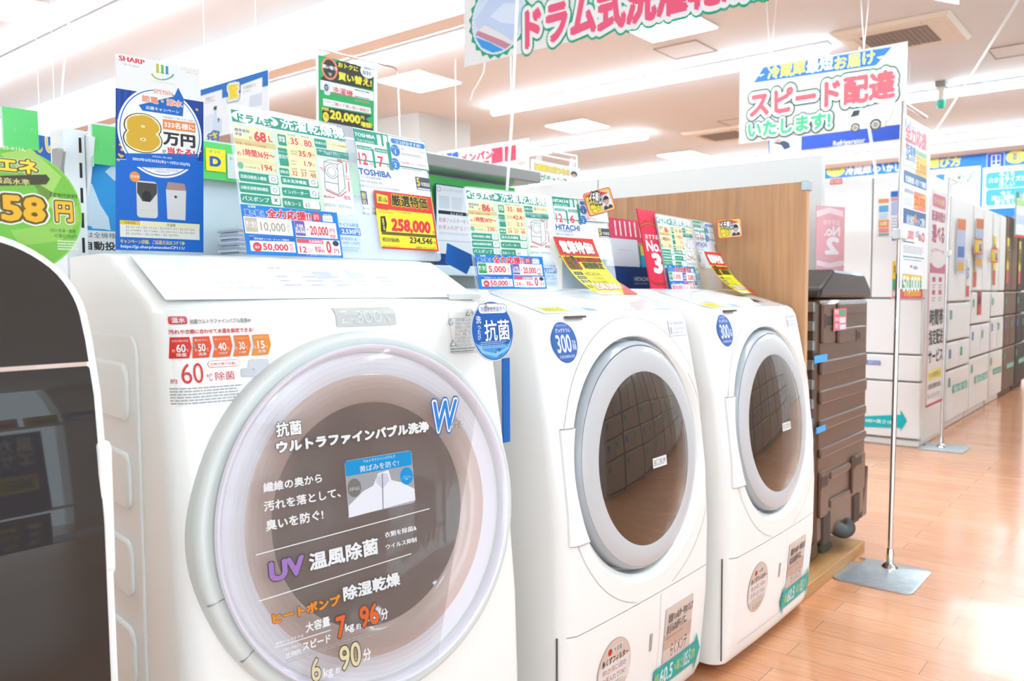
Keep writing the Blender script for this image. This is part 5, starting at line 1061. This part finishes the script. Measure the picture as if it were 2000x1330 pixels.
# ------------------------------------------------------------------ refrigerators
def arrow_label(par, x0, x1, zc, Y, both=True):
    hh = .028; s = Sheet((0, Y, 0), 0, 0, step=.0003); m = '#35b89a'
    s.puv([(x0 + .03, zc - hh), (x1 - .03, zc - hh), (x1 - .03, zc + hh), (x0 + .03, zc + hh)], m); s.puv([(x1 - .031, zc - hh * 1.9), (x1, zc), (x1 - .031, zc + hh * 1.9)], m); s.puv([(x0 + .031, zc + hh * 1.9), (x0, zc), (x0 + .031, zc - hh * 1.9)], m)
    s.tuv('幅685×高さ1833', x0 + .04, zc - .018, x1 - .04, zc + .018, '#dff5ee', .05)
    o = s.build('size_arrow', None); loc(par, o); o.matrix_basis = world_of(par).inverted() @ Matrix(((1, 0, 0, 0), (0, 0, -1, Y), (0, 1, 0, 0), (0, 0, 0, 1))); return o
def fridge(x0, x1, Y, h, mt, seams, lab, doors=1, depth=.66, grp=None, flip=1, cards=()):
    r = empty('refrigerator', ((x0 + x1) / 2, Y, 0), 0, lab, 'refrigerator', grp)
    y = lambda d: Y + d * flip
    loc(r, MB().box(x0, y(.06), .03, x1, y(depth), h).build('cabinet', mt, bevel=.006)); loc(r, MB().box(x0 + .01, y(.03), .0, x1 - .01, y(depth - .02), .05).build('plinth', mt, bevel=.01))
    zz = [.06] + list(seams) + [h - .005]
    for i in range(len(zz) - 1):
        top = i == len(zz) - 2; n = doors if top else (2 if (i == 1 and len(zz) > 4) else 1)
        for k in range(n):
            a, b = x0 + (x1 - x0) * k / n, x0 + (x1 - x0) * (k + 1) / n
            o = MB().box(a + .004, y(0), zz[i] + .006, b - .004, y(.055), zz[i + 1] - .006).build('door' if top else 'drawer', mt, bevel=.012); loc(r, o)
            if not top:
                g = MB().box(a + .01, y(.004), zz[i + 1] - .03, b - .01, y(.05), zz[i + 1] - .004).build('handle_groove', M['greymetal'], bevel=.003); g.parent = o; g.matrix_basis = Matrix()
                lb = MB().box(a + .05, y(-.0015), zz[i + 1] - .13, a + .12, y(.001), zz[i + 1] - .06).build('feature_label', ink('#4a68b8' if (i + k) % 2 else '#3f9a78')); lb.parent = o; lb.matrix_basis = Matrix()
    if flip > 0: arrow_label(r, x0 + .2, x0 + (x1 - x0) * .92, .30, Y - .003)
    for (u, z, wd, hh, c, tx) in cards:
        q = Sheet((0, Y - .004, 0), 0, 0, step=.0004); q.boarduv(u, z, u + wd, z + hh, c, .002); q.ruv(u, z, u + wd, z + hh * .3, '#e0423c'); q.tuv(tx, u + wd * .1, z + hh * .45, u + wd * .9, z + hh * .85, '#5a2a24' if c != '#f3f1ee' else '#4a68b8', .05)
        o = q.build('price_card', None); loc(r, o); o.matrix_basis = world_of(r).inverted() @ Matrix(((1, 0, 0, 0), (0, 0, -1, q.o.y), (0, 1, 0, 0), (0, 0, 0, 1)))
    return r
# the white one turned towards the washers
f1 = empty('refrigerator', (6.03, 1.7, 0), 0, 'large white double door refrigerator with a teal arrow behind the brown washer', 'refrigerator')
loc(f1, MB().box(6.09, 1.362, .03, 6.78, 2.03, 1.86).build('cabinet', M['fridgew2'], bevel=.006)); loc(f1, MB().box(6.05, 1.37, 0, 6.7, 2.02, .05).build('plinth', M['fridgew2'], bevel=.01))
for (y0, y1, z0, z1, nm) in ((1.362, 1.692, 1.025, 1.86, 'door'), (1.698, 2.03, 1.025, 1.86, 'door'), (1.362, 2.03, .64, 1.015, 'drawer'), (1.362, 2.03, .455, .63, 'drawer'), (1.362, 2.03, .06, .445, 'drawer')):
    loc(f1, MB().box(6.03, y0, z0, 6.085, y1, z1).build(nm, M['fridgew'], bevel=.008))
def fl_(nm, fn):
    q = sheet((6.0255, 1.7, 0), 90, 0, step=.0003); fn(q); q.build(nm, f1)
fl_('feature_label', lambda q: q.r(1621, 350, 1645, 359, '#e88a82', .005).t('新 冷凍室', 1623, 352, 1643, 357, '#f8eeec', .02))
fl_('feature_label', lambda q: q.r(1690, 703, 1720, 713, '#8a94cc', .006).t('真空チルド', 1696, 705, 1717, 711, '#eef0f8', .02))
fl_('size_arrow', lambda q: q.p([(1660, 814), (1759, 810), (1759, 800), (1771, 822), (1759, 842), (1759, 836), (1660, 832)], '#1cc0c4').t('685×高さ1833', 1690, 816, 1752, 830, '#e9f8f0', .05))
def onf(x0, y0, x1, y1, nm, fn, lab):
    q = sheet((6.022, 1.7, 0), 90, 0, step=.0003); q.board(x0, y0, x1, y1, '#f2efec', .002); fn(q); tag(q.build(nm, None), lab, 'price card')
def c1_(q): q.r(1716, 389, 1736, 396, '#e59a6a'); q.r(1717, 402, 1735, 414, '#6ab0de'); q.lines(1717, 417, 1735, 428, 3, '#8fb6d8', .5); q.r(1716, 430, 1736, 444, '#ee9a3a'); q.t('10年', 1719, 432, 1733, 441, '#f8efe0', .05); q.r(1716, 446, 1736, 454, '#e8909a'); q.r(1716, 456, 1736, 460, '#7fb09a')
onf(1715, 388, 1737, 461, 'door_leaflet', c1_, 'small colourful leaflet on the white double door refrigerator')
def c2_(q): q.r(1740, 374, 1756, 384, '#2f74c4'); q.r(1740, 386, 1756, 392, '#e59aa0'); q.r(1741, 394, 1756, 420, '#b9c2e4'); q.lines(1741, 424, 1756, 452, 5, '#a9b4d8', .4); q.r(1742, 462, 1750, 470, '#5a78d0')
onf(1739, 373, 1757, 472, 'door_leaflet', c2_, 'pale blue leaflet beside the pole of the chrome stand')
def c3_(q): q.r(1743, 510, 1802, 545, '#f3c53a'); q.t('特価', 1746, 517, 1757, 537, '#8a5a1c', .05); q.r(1743, 545, 1802, 566, '#4fa265'); q.t('50,000', 1761, 548, 1800, 563, '#f5f7f3', .08); q.r(1743, 566, 1802, 583, '#e8737a'); q.t('10,000', 1767, 568, 1798, 580, '#f5d83c', .06); q.e(1748, 574, 4, 5, '#cfe0f4')
onf(1743, 509, 1803, 584, 'price_card', c3_, 'yellow green and red price card on the white double door refrigerator')
SE = (.36, .62, .98)
YC = '#f3d93a'
fridge(6.90, 7.72, 1.375, 1.80, M['fridgew2'], (.46, .68, .98), 'white refrigerator first in the long row beyond the delivery poster', grp=None, cards=((7.5, 1.02, .12, .3, '#f3f1ee', '省エネ'),))
fridge(7.76, 8.62, 1.375, 1.80, M['fridgew2'], (.5, .78, 1.06), 'white refrigerator second in the long row with a red card', doors=2, cards=((7.78, 1.10, .13, .42, YC, '特価'), (8.0, .86, .17, .2, '#b8463c', '展示処分')))
fridge(8.66, 9.36, 1.375, 1.80, M['silver'], (.5, .82, 1.06), 'silver white refrigerator third in the long row', doors=2, cards=((8.68, 1.12, .13, .45, YC, '特価'),))
fridge(9.40, 10.12, 1.375, 1.82, M['fridgeb'], (.5, .82, 1.06), 'brown refrigerator in the long row before the dark one', doors=2, cards=((9.42, 1.14, .13, .45, YC, '特価'),))
fridge(10.16, 10.9, 1.375, 1.82, M['fridged'], (.5, .82, 1.06), 'dark grey refrigerator at the far end of the long row', doors=2, cards=((10.18, 1.14, .13, .45, YC, '特価'),))
# signs standing above that row
def mini(x, z, Y, wd, hh, fn, nm, lab, cat):
    q = Sheet((x, Y, z), 10, 0, step=.0006); q.boarduv(0, 0, wd, hh, '#f1efec', .004); fn(q, wd, hh); return tag(q.build(nm, None), lab, cat)
def red_rec(q, w_, h_): q.ruv(0, 0, w_, h_, '#e23c3a'); q.ruv(w_ * .06, h_ * .08, w_ * .94, h_ * .92, '#eec25a'); q.euv(w_ * .3, h_ * .45, w_ * .2, h_ * .32, '#f3d93a'); q.ruv(w_ * .55, h_ * .2, w_ * .9, h_ * .8, '#e6e6e6'); q.euv(w_ * .72, h_ * .5, w_ * .1, h_ * .2, '#7a5a4a'); q.ruv(w_ * .62, h_ * .2, w_ * .84, h_ * .36, '#3a3b45')
mini(7.66, 1.37, 1.35, .17, .13, red_rec, 'staff_card', 'tiny red recommendation card on the second refrigerator of the long row', 'card')
mini(8.42, 1.32, 1.35, .17, .13, red_rec, 'staff_card', 'tiny red recommendation card on the silver refrigerator of the long row', 'card')
def price(q, w_, h_): q.ruv(0, 0, w_, h_, '#3f9a86'); q.ruv(w_ * .05, h_ * .03, w_ * .95, h_ * .86, '#eef1f4'); q.ruv(w_ * .05, h_ * .7, w_ * .95, h_ * .84, '#b5d98a'); q.tuv('冷蔵庫', w_ * .2, h_ * .88, w_ * .8, h_ * .97, '#eef6f2', .05); q.ruv(0, 0, w_, h_ * .06, '#e0503f'); q.ruv(w_ * .1, h_ * .3, w_ * .9, h_ * .5, '#c9d3ee')
mini(9.55, 1.6, 1.33, .42, .45, price, 'spec_card', 'green edged spec card above the dark refrigerator at the picture edge', 'card')
for k, (x, z, lab) in enumerate(((7.05, 1.45, 'blue and white strip card on the first refrigerator of the long row'), (7.78, 1.5, 'blue and white strip card on the second refrigerator of the long row'))):
    def bl(q, w_, h_): q.ruv(0, 0, w_, h_, '#c3cdea'); q.ruv(0, h_ * .8, w_, h_, '#e58a5a'); q.ruv(w_ * .1, h_ * .3, w_ * .9, h_ * .5, '#6a86c8'); q.ruv(w_ * .1, h_ * .05, w_ * .9, h_ * .22, '#e9b65a')
    mini(x, z - .25, 1.36, .16, .42, bl, 'strip_card', lab, 'card')

# ------------------------------------------------------------------ hanging and wall signs
X_ = 3.0
s = sheet((X_, 1.9, 2.1), 90, 0, crop=(880, 0, 3.4483), step=.00015); z0 = s.uv((94, 452))[1]; u0, u1 = s.uv((94, 452))[0], s.uv((2410, 25))[0]
s.boarduv(u0, z0, u1, z0 + .62, '#eeebe8', .006)
cu, cv = s.uv((322, 120)); rr = abs(s.uv((150, 120))[0] - cu) * 1.05; rv = rr
sc_ = [(cu + (rr * (1.12 if k % 2 else 1.02)) * math.cos(math.pi * k / 22), cv + (rr * (1.12 if k % 2 else 1.02)) * math.sin(math.pi * k / 22)) for k in range(44)]
s.puv(sc_, '#22a57c'); s.euv(cu, cv, rr * .985, rr * .985, '#f3f4f6'); s.euv(cu, cv, rr * .95, rr * .95, '#d3dff2')
for k in range(48): a = 2 * math.pi * k / 48; s.euv(cu + rr * .97 * math.cos(a), cv + rr * .97 * math.sin(a), .0022, .0022, '#3cae8a', 8)
def inr(p): return [(cu + rr * a, cv + rr * b) for a, b in p]
s.puv(inr([(-.9, .1), (-.3, .6), (.4, .5), (.92, .1), (.9, -.2), (.5, -.72), (-.2, -.3), (-.75, -.2)]), '#c3d3ee'); s.puv(inr([(-.3, .1), (.2, .35), (.85, .2), (.6, -.3), (.1, -.15)]), '#dbe6f6'); s.puv(inr([(-.8, -.22), (-.5, -.1), (.1, -.45), (.55, -.76), (.42, -.84), (-.1, -.55)]), '#e9e4e2'); s.puv(inr([(-.86, -.3), (-.75, -.2), (.1, -.62), (.45, -.82), (.25, -.9), (-.3, -.6)]), '#c78a9c'); s.puv(inr([(-.86, -.36), (-.3, -.62), (.2, -.92), (-.2, -.92), (-.62, -.7)]), '#3b9be2')
vb = s.uv((530, 325))[1]; vt = s.uv((530, 58))[1]; ua = s.uv((500, 200))[0]; ub = s.uv((2330, -20))[0]
s.tuv('ドラム式洗濯乾燥機', ua, vb - .012, ub, vt + .01, '#ef5a7c', .10, out=[('#1fa67c', .20), ('#f4f2f0', .13)])
s.build('hanging_banner', None, 'large white hanging banner with pink lettering and a scalloped laundry seal', 'banner')
for u in (1.3, 2.5): tag(MB().tube([(X_, u, 2.1 + z0 + .61), (X_, u, HC)], .002, 6).build('hanging_wire', M['cord']), 'thin wire holding the big drum banner at its %s end' % ('door' if u < 2 else 'seal'), 'wire')
s = sheet((5.0, 1.7, 2.2), 90, 0, crop=(1400, 0, 3.3333), step=.0003); a = s.uv((150, 395)); b = s.uv((1222, 850)); T_ = s.uv((1243, 268)); Bt = s.uv((150, 938))
s.boarduv(a[0], Bt[1], T_[0], T_[1], '#dcd7c9', .006)
s.p([(305, 440), (1140, 305), (1035, 425), (243, 538)], '#3b7fd2'); s.p([(270, 488), (315, 480), (285, 500)], '#f3f3f3'); s.p([(1040, 372), (1095, 360), (1060, 385)], '#f3f3f3')
s.t('冷蔵庫', 330, 432, 578, 480, '#f3ec7c', .07); s.t('最短', 582, 390, 758, 452, '#f6f6f4', .07); s.t('お届け', 765, 372, 1030, 415, '#f3ec7c', .07)
s.t('スピード配達', 215, 600, 1165, 642, '#ec6a72', .085, out=[('#4c6a5c', .22), ('#f8f6f0', .15)]); s.t('いたします!', 205, 800, 745, 835, '#5cc48c', .09, out=[('#4c6a5c', .24), ('#f8f6f0', .15)])
s.p([(965, 700), (1165, 650), (1125, 780), (940, 785)], '#f4f3f1'); s.p([(965, 700), (1165, 650), (1163, 656), (962, 706)], '#dcdad6'); s.p([(830, 838), (850, 770), (890, 712), (955, 700), (945, 790), (1100, 775), (1095, 825), (840, 850)], '#eceae7'); s.p([(872, 765), (892, 722), (935, 716), (925, 752)], '#4b4b4d'); s.p([(835, 815), (1110, 790), (1105, 800), (835, 826)], '#dadada')
for (x, y, r1) in ((903, 832, 30), (1035, 812, 38)): s.e(x, y, r1, r1, '#5a5856'); s.e(x, y, r1 * .68, r1 * .68, '#c9c9c8'); s.e(x, y, r1 * .42, r1 * .42, '#8b8b8b'); s.p([(x - r1, y + 2), (x + r1, y - 8), (x + r1, y - 4), (x - r1, y + 7)], '#e9a14a')
s.build('hanging_sign', None, 'cream hanging sign with red speed delivery lettering and a white truck', 'sign')
for u, nm in ((a[0] + .2, 'truck side'), (a[0] + .75, 'lettering side')):
    y = 1.7 - u
    for dy in (-.07, .07): tag(MB().tube([(5.0, y, 2.2 + T_[1]), (5.0, y + dy, HC - .01)], .003, 6).build('hanging_wire', M['cord']), 'one of the splayed wires above the speed delivery sign', 'wire', 'wires of the speed delivery sign')
s = sheet((9.0, 2.5, 2.6), 90, 0, crop=(1400, 0, 3.3333), step=.0006); a = s.uv((336, 1000)); b = s.uv((1300, 900)); b = s.uv((1195, 900)); s.boarduv(a[0], a[1], b[0], a[1] + .52, '#3055c4', .008)
s.ruv(a[0], a[1] + .27, b[0], a[1] + .295, '#d9998c'); s.r(345, 905, 550, 985, '#e4e2e0'); s.p([(360, 930), (440, 915), (470, 930), (480, 960), (440, 975), (420, 945)], '#3b4763'); s.p([(365, 915), (420, 905), (410, 930)], '#e0a08c'); s.p([(480, 930), (540, 915), (545, 945), (490, 950)], '#cfd6e2')
s.t('Refrigerator', 758, 918, 965, 938, '#eef0f6', .05); s.build('department_sign', None, 'blue hanging sign with the word Refrigerator under the speed delivery sign', 'sign')
for y in (3.4, 2.2): tag(MB().tube([(9.0, y, 2.6 + a[1] + .5), (9.0, y, HC)], .004, 6).build('hanging_wire', M['cord']), 'wire above the blue Refrigerator sign', 'wire', 'wires of the Refrigerator sign')
# far wall banners
BX = 14.86
s = sheet((BX, 3, 2.9), 90, 0, step=.0008); p0 = s.uv((1608, 347)); p1 = s.uv((1914, 297)); v1 = s.uv((1811, 304))[1]; vb = s.uv((1811, 331))[1]
s.boarduv(p0[0], vb, s.uv((1922, 300))[0], v1, '#2d86e0', .006)
s.e(1632, 333, 18, 12, '#f0e66a'); s.t('新常識', 1622, 330, 1642, 333, '#4a78b8', .02); s.t('かしこい', 1620, 337, 1644, 341, '#4a78b8', .02)
s.t('冷蔵庫', 1651, 325, 1702, 339, '#f4f6fa', .09); s.t('の', 1705, 326, 1720, 335, '#f4f6fa', .07); s.t('\\', 1722, 319, 1729, 334, '#f4f6fa', .05); s.t('かしこい', 1731, 320, 1790, 331, '#f4f6fa', .08); s.t('/', 1796, 311, 1806, 326, '#f4f6fa', .05); s.t('選び方', 1813, 311, 1877, 324, '#f2ec62', .09)
s.build('wall_banner', None, 'long blue wall banner with white and yellow lettering above the refrigerators', 'banner')
s = sheet((BX, 3, 2.6), 90, 0, step=.0008); s.board(1800, 334, 1914, 440, '#eef0f2', .004); s.t('庫', 1826, 340, 1846, 356, '#3b8ae0', .08); s.r(1855, 330, 1913, 440, '#e9ebee'); rd = random.Random(4)
for k in range(16): x, y = rd.uniform(1858, 1906), rd.uniform(333, 372); s.r(x, y, x + rd.uniform(3, 7), y + rd.uniform(3, 7), rd.choice(('#9fcf9f', '#d9a08c', '#a9b2c4', '#c9b2d4', '#7f8a9c')))
s.build('wall_poster', None, 'pale wall poster with small pictures below the long blue banner', 'poster')
s = sheet((BX - .03, 2, 2.6), 90, 0, step=.0008); s.board(1917, 297, 2040, 420, '#2d86e0', .006)
s.r(1927, 299, 1962, 330, '#b9c4f0', .03); s.r(1929, 301, 1960, 328, '#2a55d0', .03); s.r(1936, 303, 1954, 324, '#e4e8f8'); s.r(1938, 304, 1944, 314, '#2a55d0'); s.r(1947, 303, 1953, 313, '#2a55d0'); s.r(1938, 316, 1944, 321, '#2a55d0'); s.r(1947, 315, 1953, 320, '#2a55d0')
s.e(1985, 306, 20, 13, '#f0e66a'); s.t('買い\n替え', 1978, 300, 1996, 312, '#4a78b8', .03)
s.r(1920, 328, 2040, 402, '#f0f1f2'); s.r(1926, 338, 2030, 362, '#56b4ee', .05); s.r(1926, 371, 2030, 396, '#56b4ee', .05)
s.t('今より\n大きなサイズが\nほしい', 1931, 338, 2004, 362, '#f4f8fb', .05); s.t('今と\n同じ場所に\n置きたい', 1938, 374, 1992, 398, '#f4f8fb', .05)
s.build('wall_board', None, 'blue and white wall board with a refrigerator icon at the picture edge', 'banner')
# buy-back poster on a wire stand
s = sheet(at(622, 300, Y=2.2), 2, -1, crop=(600, 80, 6.65)); s.board(115, 185, 912, 1500, '#f1f0ed', .002); s.r(145, 180, 868, 1500, '#2fa45c'); s.r(160, 205, 852, 1490, '#3aac64')
s.p([(165, 500), (390, 260), (640, 300), (860, 480), (845, 640), (165, 505)], '#423d3a'); s.e(290, 360, 105, 145, '#ef8a5c'); s.e(290, 360, 82, 118, '#423d3a'); s.t('買い取り', 196, 318, 385, 372, '#f3f1ee', .08); s.t('で', 268, 408, 322, 462, '#f3f1ee', .06)
s.t('おトクに', 398, 292, 660, 380, '#f4e442', .07, out='#423d3a', ow=.08); s.t('買い替え!', 400, 420, 838, 580, '#f4e442', .07, out='#423d3a', ow=.06); s.e(780, 400, 90, 85, '#f2f1ee'); s.t('期間限定', 735, 348, 832, 372, '#4a4643', .03); s.t('5/31', 720, 392, 815, 440, '#4a4643', .05); s.t('まで', 820, 408, 846, 452, '#4a4643')
s.r(170, 502, 862, 780, '#f1f0ee'); s.p([(218, 560), (245, 535), (272, 545), (300, 560), (300, 695), (272, 708), (222, 690)], '#dedcda'); s.e(248, 605, 28, 45, '#4c4a4c'); s.e(248, 605, 17, 28, '#8aa0b4'); s.t('洗濯機', 326, 600, 594, 722, '#e0555c', .04)
s.r(618, 638, 805, 668, '#3c3836'); s.t('買い取り価格例', 660, 648, 770, 660, '#eceae6', .02); s.lines(645, 672, 790, 705, 2, '#8a8682', .4); s.r(620, 722, 805, 752, '#3c3836'); s.t('ドラム式', 665, 733, 770, 745, '#eceae6', .02); s.t('最大30,000円', 622, 765, 803, 806, '#e0707a', .03)
s.p([(205, 745), (820, 870), (830, 945), (210, 838)], '#f1f0ee'); s.t('ご購入で買い取り価格が', 318, 815, 806, 905, '#e0606a', .03); s.t('洗濯機', 228, 778, 305, 800, '#e0606a', .02)
s.p([(195, 860), (440, 890), (850, 970), (760, 1010), (850, 1100), (850, 1400), (195, 1400)], '#423d3a'); s.r(192, 860, 278, 912, '#f0e040'); s.t('最大', 200, 872, 270, 908, '#c8432c', .05); s.e(242, 985, 40, 62, '#f0e040'); s.t('更に\nプラス', 212, 950, 274, 1010, '#c8432c', .04); s.t('20,000', 292, 900, 690, 1090, '#f4e442', .08); s.t('円', 695, 970, 740, 1030, '#f4e442', .05); s.t('増額!', 692, 1050, 842, 1130, '#f4e442', .07)
s.build('trade_in_poster', None, 'green trade-in poster with yellow lettering hanging from a wire frame', 'poster')
ws = empty('wire_frame', at(778, 320, Y=2.21), 0, 'thin chrome wire frame holding the green trade-in poster', 'wire frame')
loc(ws, MB().tube([at(618, 94, Y=2.21), at(700, 115, Y=2.21), at(768, 131, Y=2.21), at(775, 136, Y=2.21), at(777, 146, Y=2.21), at(781, 260, Y=2.21), Vector((at(781, 260, Y=2.21).x, 2.21, 0))], .0035, 8).build('wire', M['chrome'], smooth=60))
for q in ((621, 97), (729, 125)): p = at(*q, Y=2.205); loc(ws, MB().box(p.x - .014, p.y - .01, p.z - .035, p.x + .014, p.y + .012, p.z + .015).build('clip', M['acryl'], bevel=.003))
# blue illustrated poster hanging farther back
s = sheet((2.5, 4, 2), 90, 0, crop=(400, 0, 3.846)); p0 = s.uv((-60, 1060)); p1 = s.uv((475, 522)); s.boarduv(p0[0] - .1, p0[1], p1[0], p1[1], '#eef1f4', .003)
s.ruv(p0[0] - .1, p1[1] - .08, p1[0] - .0, p1[1], '#2d78c4'); s.p([(-60, 730), (130, 672), (130, 930), (-60, 960)], '#f1f3f6'); s.p([(270, 640), (432, 580), (432, 800), (270, 820)], '#f3f4f6'); s.t('洗濯機置きに', 285, 655, 388, 640, '#6a7688', .02); s.t('スッキリ', 285, 680, 345, 690, '#6a7688', .02); s.t('最後まで\nムダがない', 0, 735, 80, 760, '#6a7688', .02)
s.t('驚', 172, 640, 258, 740, '#f0d83a', .06, out=[('#3a6cb4', .2), ('#f0f2f4', .13)]); s.p([(0, 880), (60, 850), (62, 980), (0, 1000)], '#dbe7f2'); s.p([(70, 820), (90, 815), (92, 880), (130, 890), (128, 1000), (60, 1010), (62, 880)], '#cfdfee'); s.p([(340, 720), (430, 695), (430, 790), (330, 810)], '#d5dde6'); s.p([(68, 800), (92, 795), (88, 825), (66, 828)], '#3b4658'); s.t('!', 96, 890, 112, 915, '#3b4658', .05)
s.t('さ', 30, 1000, 100, 1060, '#f0d83a', .06, out=[('#3a6cb4', .2)])
s.build('hanging_poster', None, 'blue topped illustrated poster hanging behind the campaign poster', 'poster')
for u in (p0[0] + .1, p1[0] - .1): tag(MB().tube([(2.5, 4 - u, 2 + p1[1]), (2.5, 4 - u, HC)], .0015, 6).build('hanging_wire', M['cord']), 'fine wire above the blue topped illustrated poster', 'wire', 'wires of the illustrated poster')
# pink parade banner and the small chance sign
s = sheet((6.0, 5.2, 2.3), 90, 0, crop=(800, 180, 4), step=.0005); p0 = s.uv((218, 468)); p1 = s.uv((930, 360)); s.boarduv(p0[0], p0[1] - .5, p1[0], p1[1], '#eef1f6', .006)
s.t('洗濯機', 232, 500, 385, 505, '#4a66cc', .07, out='#f4f5f8', ow=.05); s.t('パレード', 640, 440, 832, 540, '#df4458', .0); s.p([(640, 440), (728, 425), (728, 545), (640, 560)], '#e2485c'); s.p([(742, 424), (832, 412), (832, 530), (742, 545)], '#e2485c'); s.t('メンパン', 400, 510, 655, 490, '#e2485c', .10, out='#f4f5f8', ow=.05); s.p([(572, 540), (622, 532), (622, 600), (572, 600)], '#e2485c'); s.e(875, 555, 34, 20, '#f0b8a4'); s.p([(840, 440), (905, 400), (905, 520), (845, 530)], '#dfe9f4')
s.build('hanging_banner', None, 'white hanging banner with red blocks and blue lettering behind the thin white pole', 'banner')
for y in (4.9, 5.6): tag(MB().tube([(6, y, 2.3 + p1[1] - .0), (6, y, HC)], .003, 6).build('hanging_wire', M['cord']), 'wire above the banner with red blocks', 'wire', 'wires of the red block banner')
s = sheet(at(1037, 350, Y=2.75), 0, 0, crop=(800, 180, 4)); s.board(948, 520, 1330, 720, '#eeede6', .002); s.t('洗濯機を買うなら', 975, 560, 1250, 650, '#efc83c', .08, out=[('#8a7a34', .11), ('#f3e9b4', .05)]); s.t('今がチャンス', 975, 640, 1230, 720, '#4a8a6a', .06, out='#f2f2ea', ow=.04); s.e(1285, 640, 25, 22, '#4a4440'); s.e(1285, 652, 16, 14, '#d8a890')
s.build('chance_sign', None, 'small sign with yellow lettering above the white partition', 'sign')
wf = empty('wire_frame', at(1130, 400, Y=2.76), 0, 'white wire frame above the small yellow lettered sign', 'wire frame')
for a, b in (((938, 432), (1305, 500)), ((940, 470), (1300, 545))): loc(wf, MB().tube([at(800 + a[0] / 4, 180 + a[1] / 4, Y=2.77), at(800 + b[0] / 4, 180 + b[1] / 4, Y=2.77)], .005, 8).build('wire', M['whitemetal'], smooth=60))
loc(wf, MB().tube([at(1126.5, 305, Y=2.77), Vector((at(1126.5, 305, Y=2.77).x, 2.77, 0))], .005, 8).build('upright', M['whitemetal'], smooth=60))
for x, y in ((1010, 505), (1268, 545)): p = at(800 + x / 4, 180 + y / 4, Y=2.765); loc(wf, MB().box(p.x - .015, p.y - .01, p.z - .03, p.x + .015, p.y + .01, p.z + .02).build('clip', M['acryl'], bevel=.003))
p = at(1868, -2, X=4.2); s = sheet((4.2, p.y, p.z), 90, 0); s.p([(1700, -60), (1872, -90), (1872, 9), (1858, 1), (1700, -20)], '#f1efec'); s.base = ([s.uv(q) for q in ((1700, -70), (1873, -100), (1873, 9), (1700, -22))], '#f1efec', .004); s.el = []
s.build('hanging_sign', None, 'corner of a white hanging sign above the ceiling air conditioner', 'sign')

# ------------------------------------------------------------------ across the aisle: seen only as reflections in glass
for k in range(9):
    x = 3.42 + k * .74; m = M['fridgeo'] if k < 6 else M['fridgew2']
    fridge(x, x + .70, -1.25, 1.8, m, (.46, .72, 1.0), ('brown refrigerator across the aisle reflected in the washer doors', 'pale refrigerator across the aisle reflected in the washer doors')[k >= 6], doors=2, flip=-1, grp=('brown refrigerators across the aisle', 'pale refrigerators across the aisle')[k >= 6])
sf = empty('display_shelf', (1.1, -1.35, 0), 0, 'white wire shelf across the aisle reflected in the smoked mirror front', 'shelf')
for z in (.35, .72, 1.1): loc(sf, MB().box(.3, -1.7, z, 2.4, -1.3, z + .02).build('shelf_board', M['whitemetal']))
for x in (.3, 2.38): loc(sf, MB().box(x, -1.7, 0, x + .02, -1.3, 1.5).build('upright', M['whitemetal']))
def facing(x0, z0, wd, hg, fn, nm, lab):
    q = Sheet((x0 + wd, -1.28, z0), 180, 4); q.boarduv(0, 0, wd, hg, '#2d57a8', .004); fn(q, wd, hg); return tag(q.build(nm, None), lab, 'poster')
def fa(q, w_, h_):
    q.tuv('EDION', w_ * .05, h_ * .86, w_ * .3, h_ * .95, '#e98a3a', .06); q.tuv('オリジナル こだわった', w_ * .35, h_ * .86, w_ * .95, h_ * .95, '#f1f1ee', .04)
    for k, tx in enumerate(('純石けん分配合', '12kgまで使用可', '全メーカー使用可')): q.ruv(w_ * .04, h_ * (.58 - k * .26), w_ * .96, h_ * (.8 - k * .26), '#3f66b4'); q.tuv(str(k + 1), w_ * .06, h_ * (.61 - k * .26), w_ * .13, h_ * (.77 - k * .26), WH, .05); q.tuv(tx, w_ * .18, h_ * (.61 - k * .26), w_ * .93, h_ * (.76 - k * .26), '#f0e04a', .07)
facing(.62, .36, .62, .34, fa, 'shelf_poster', 'blue shelf poster with three numbered lines reflected in the mirror front')
def fb(q, w_, h_): q.tuv('黒カビの\nエサまで', w_ * .05, h_ * .6, w_ * .45, h_ * .95, WH, .05); q.ruv(w_ * .05, h_ * .3, w_ * .45, h_ * .5, '#f0e04a'); q.tuv('純石けん', w_ * .08, h_ * .33, w_ * .42, h_ * .47, '#2d57a8', .06); q.euv(w_ * .72, h_ * .55, w_ * .2, h_ * .36, '#dfe6f0'); q.euv(w_ * .72, h_ * .55, w_ * .12, h_ * .22, '#4a7ac0'); q.tuv('12kg', w_ * .6, h_ * .05, w_ * .92, h_ * .2, '#f0e04a', .08)
facing(.62, .74, .62, .32, fb, 'shelf_poster', 'blue soap poster with a washing machine drawing reflected in the mirror front')
for k in range(6):
    q = Sheet((.75 + k * .14, -1.3, 1.1205), 180, 0); q.boarduv(0, 0, .10, .15, ('#e8e6e2', '#f0dc3c', '#3f7fc9')[k % 3], .06); q.ruv(.01, .02, .09, .08, ('#e0503f', '#3f6899', '#f1f1ee')[k % 3]); q.build('soap_box', None, 'soap carton on the upper shelf across the aisle', 'carton', 'soap cartons across the aisle')
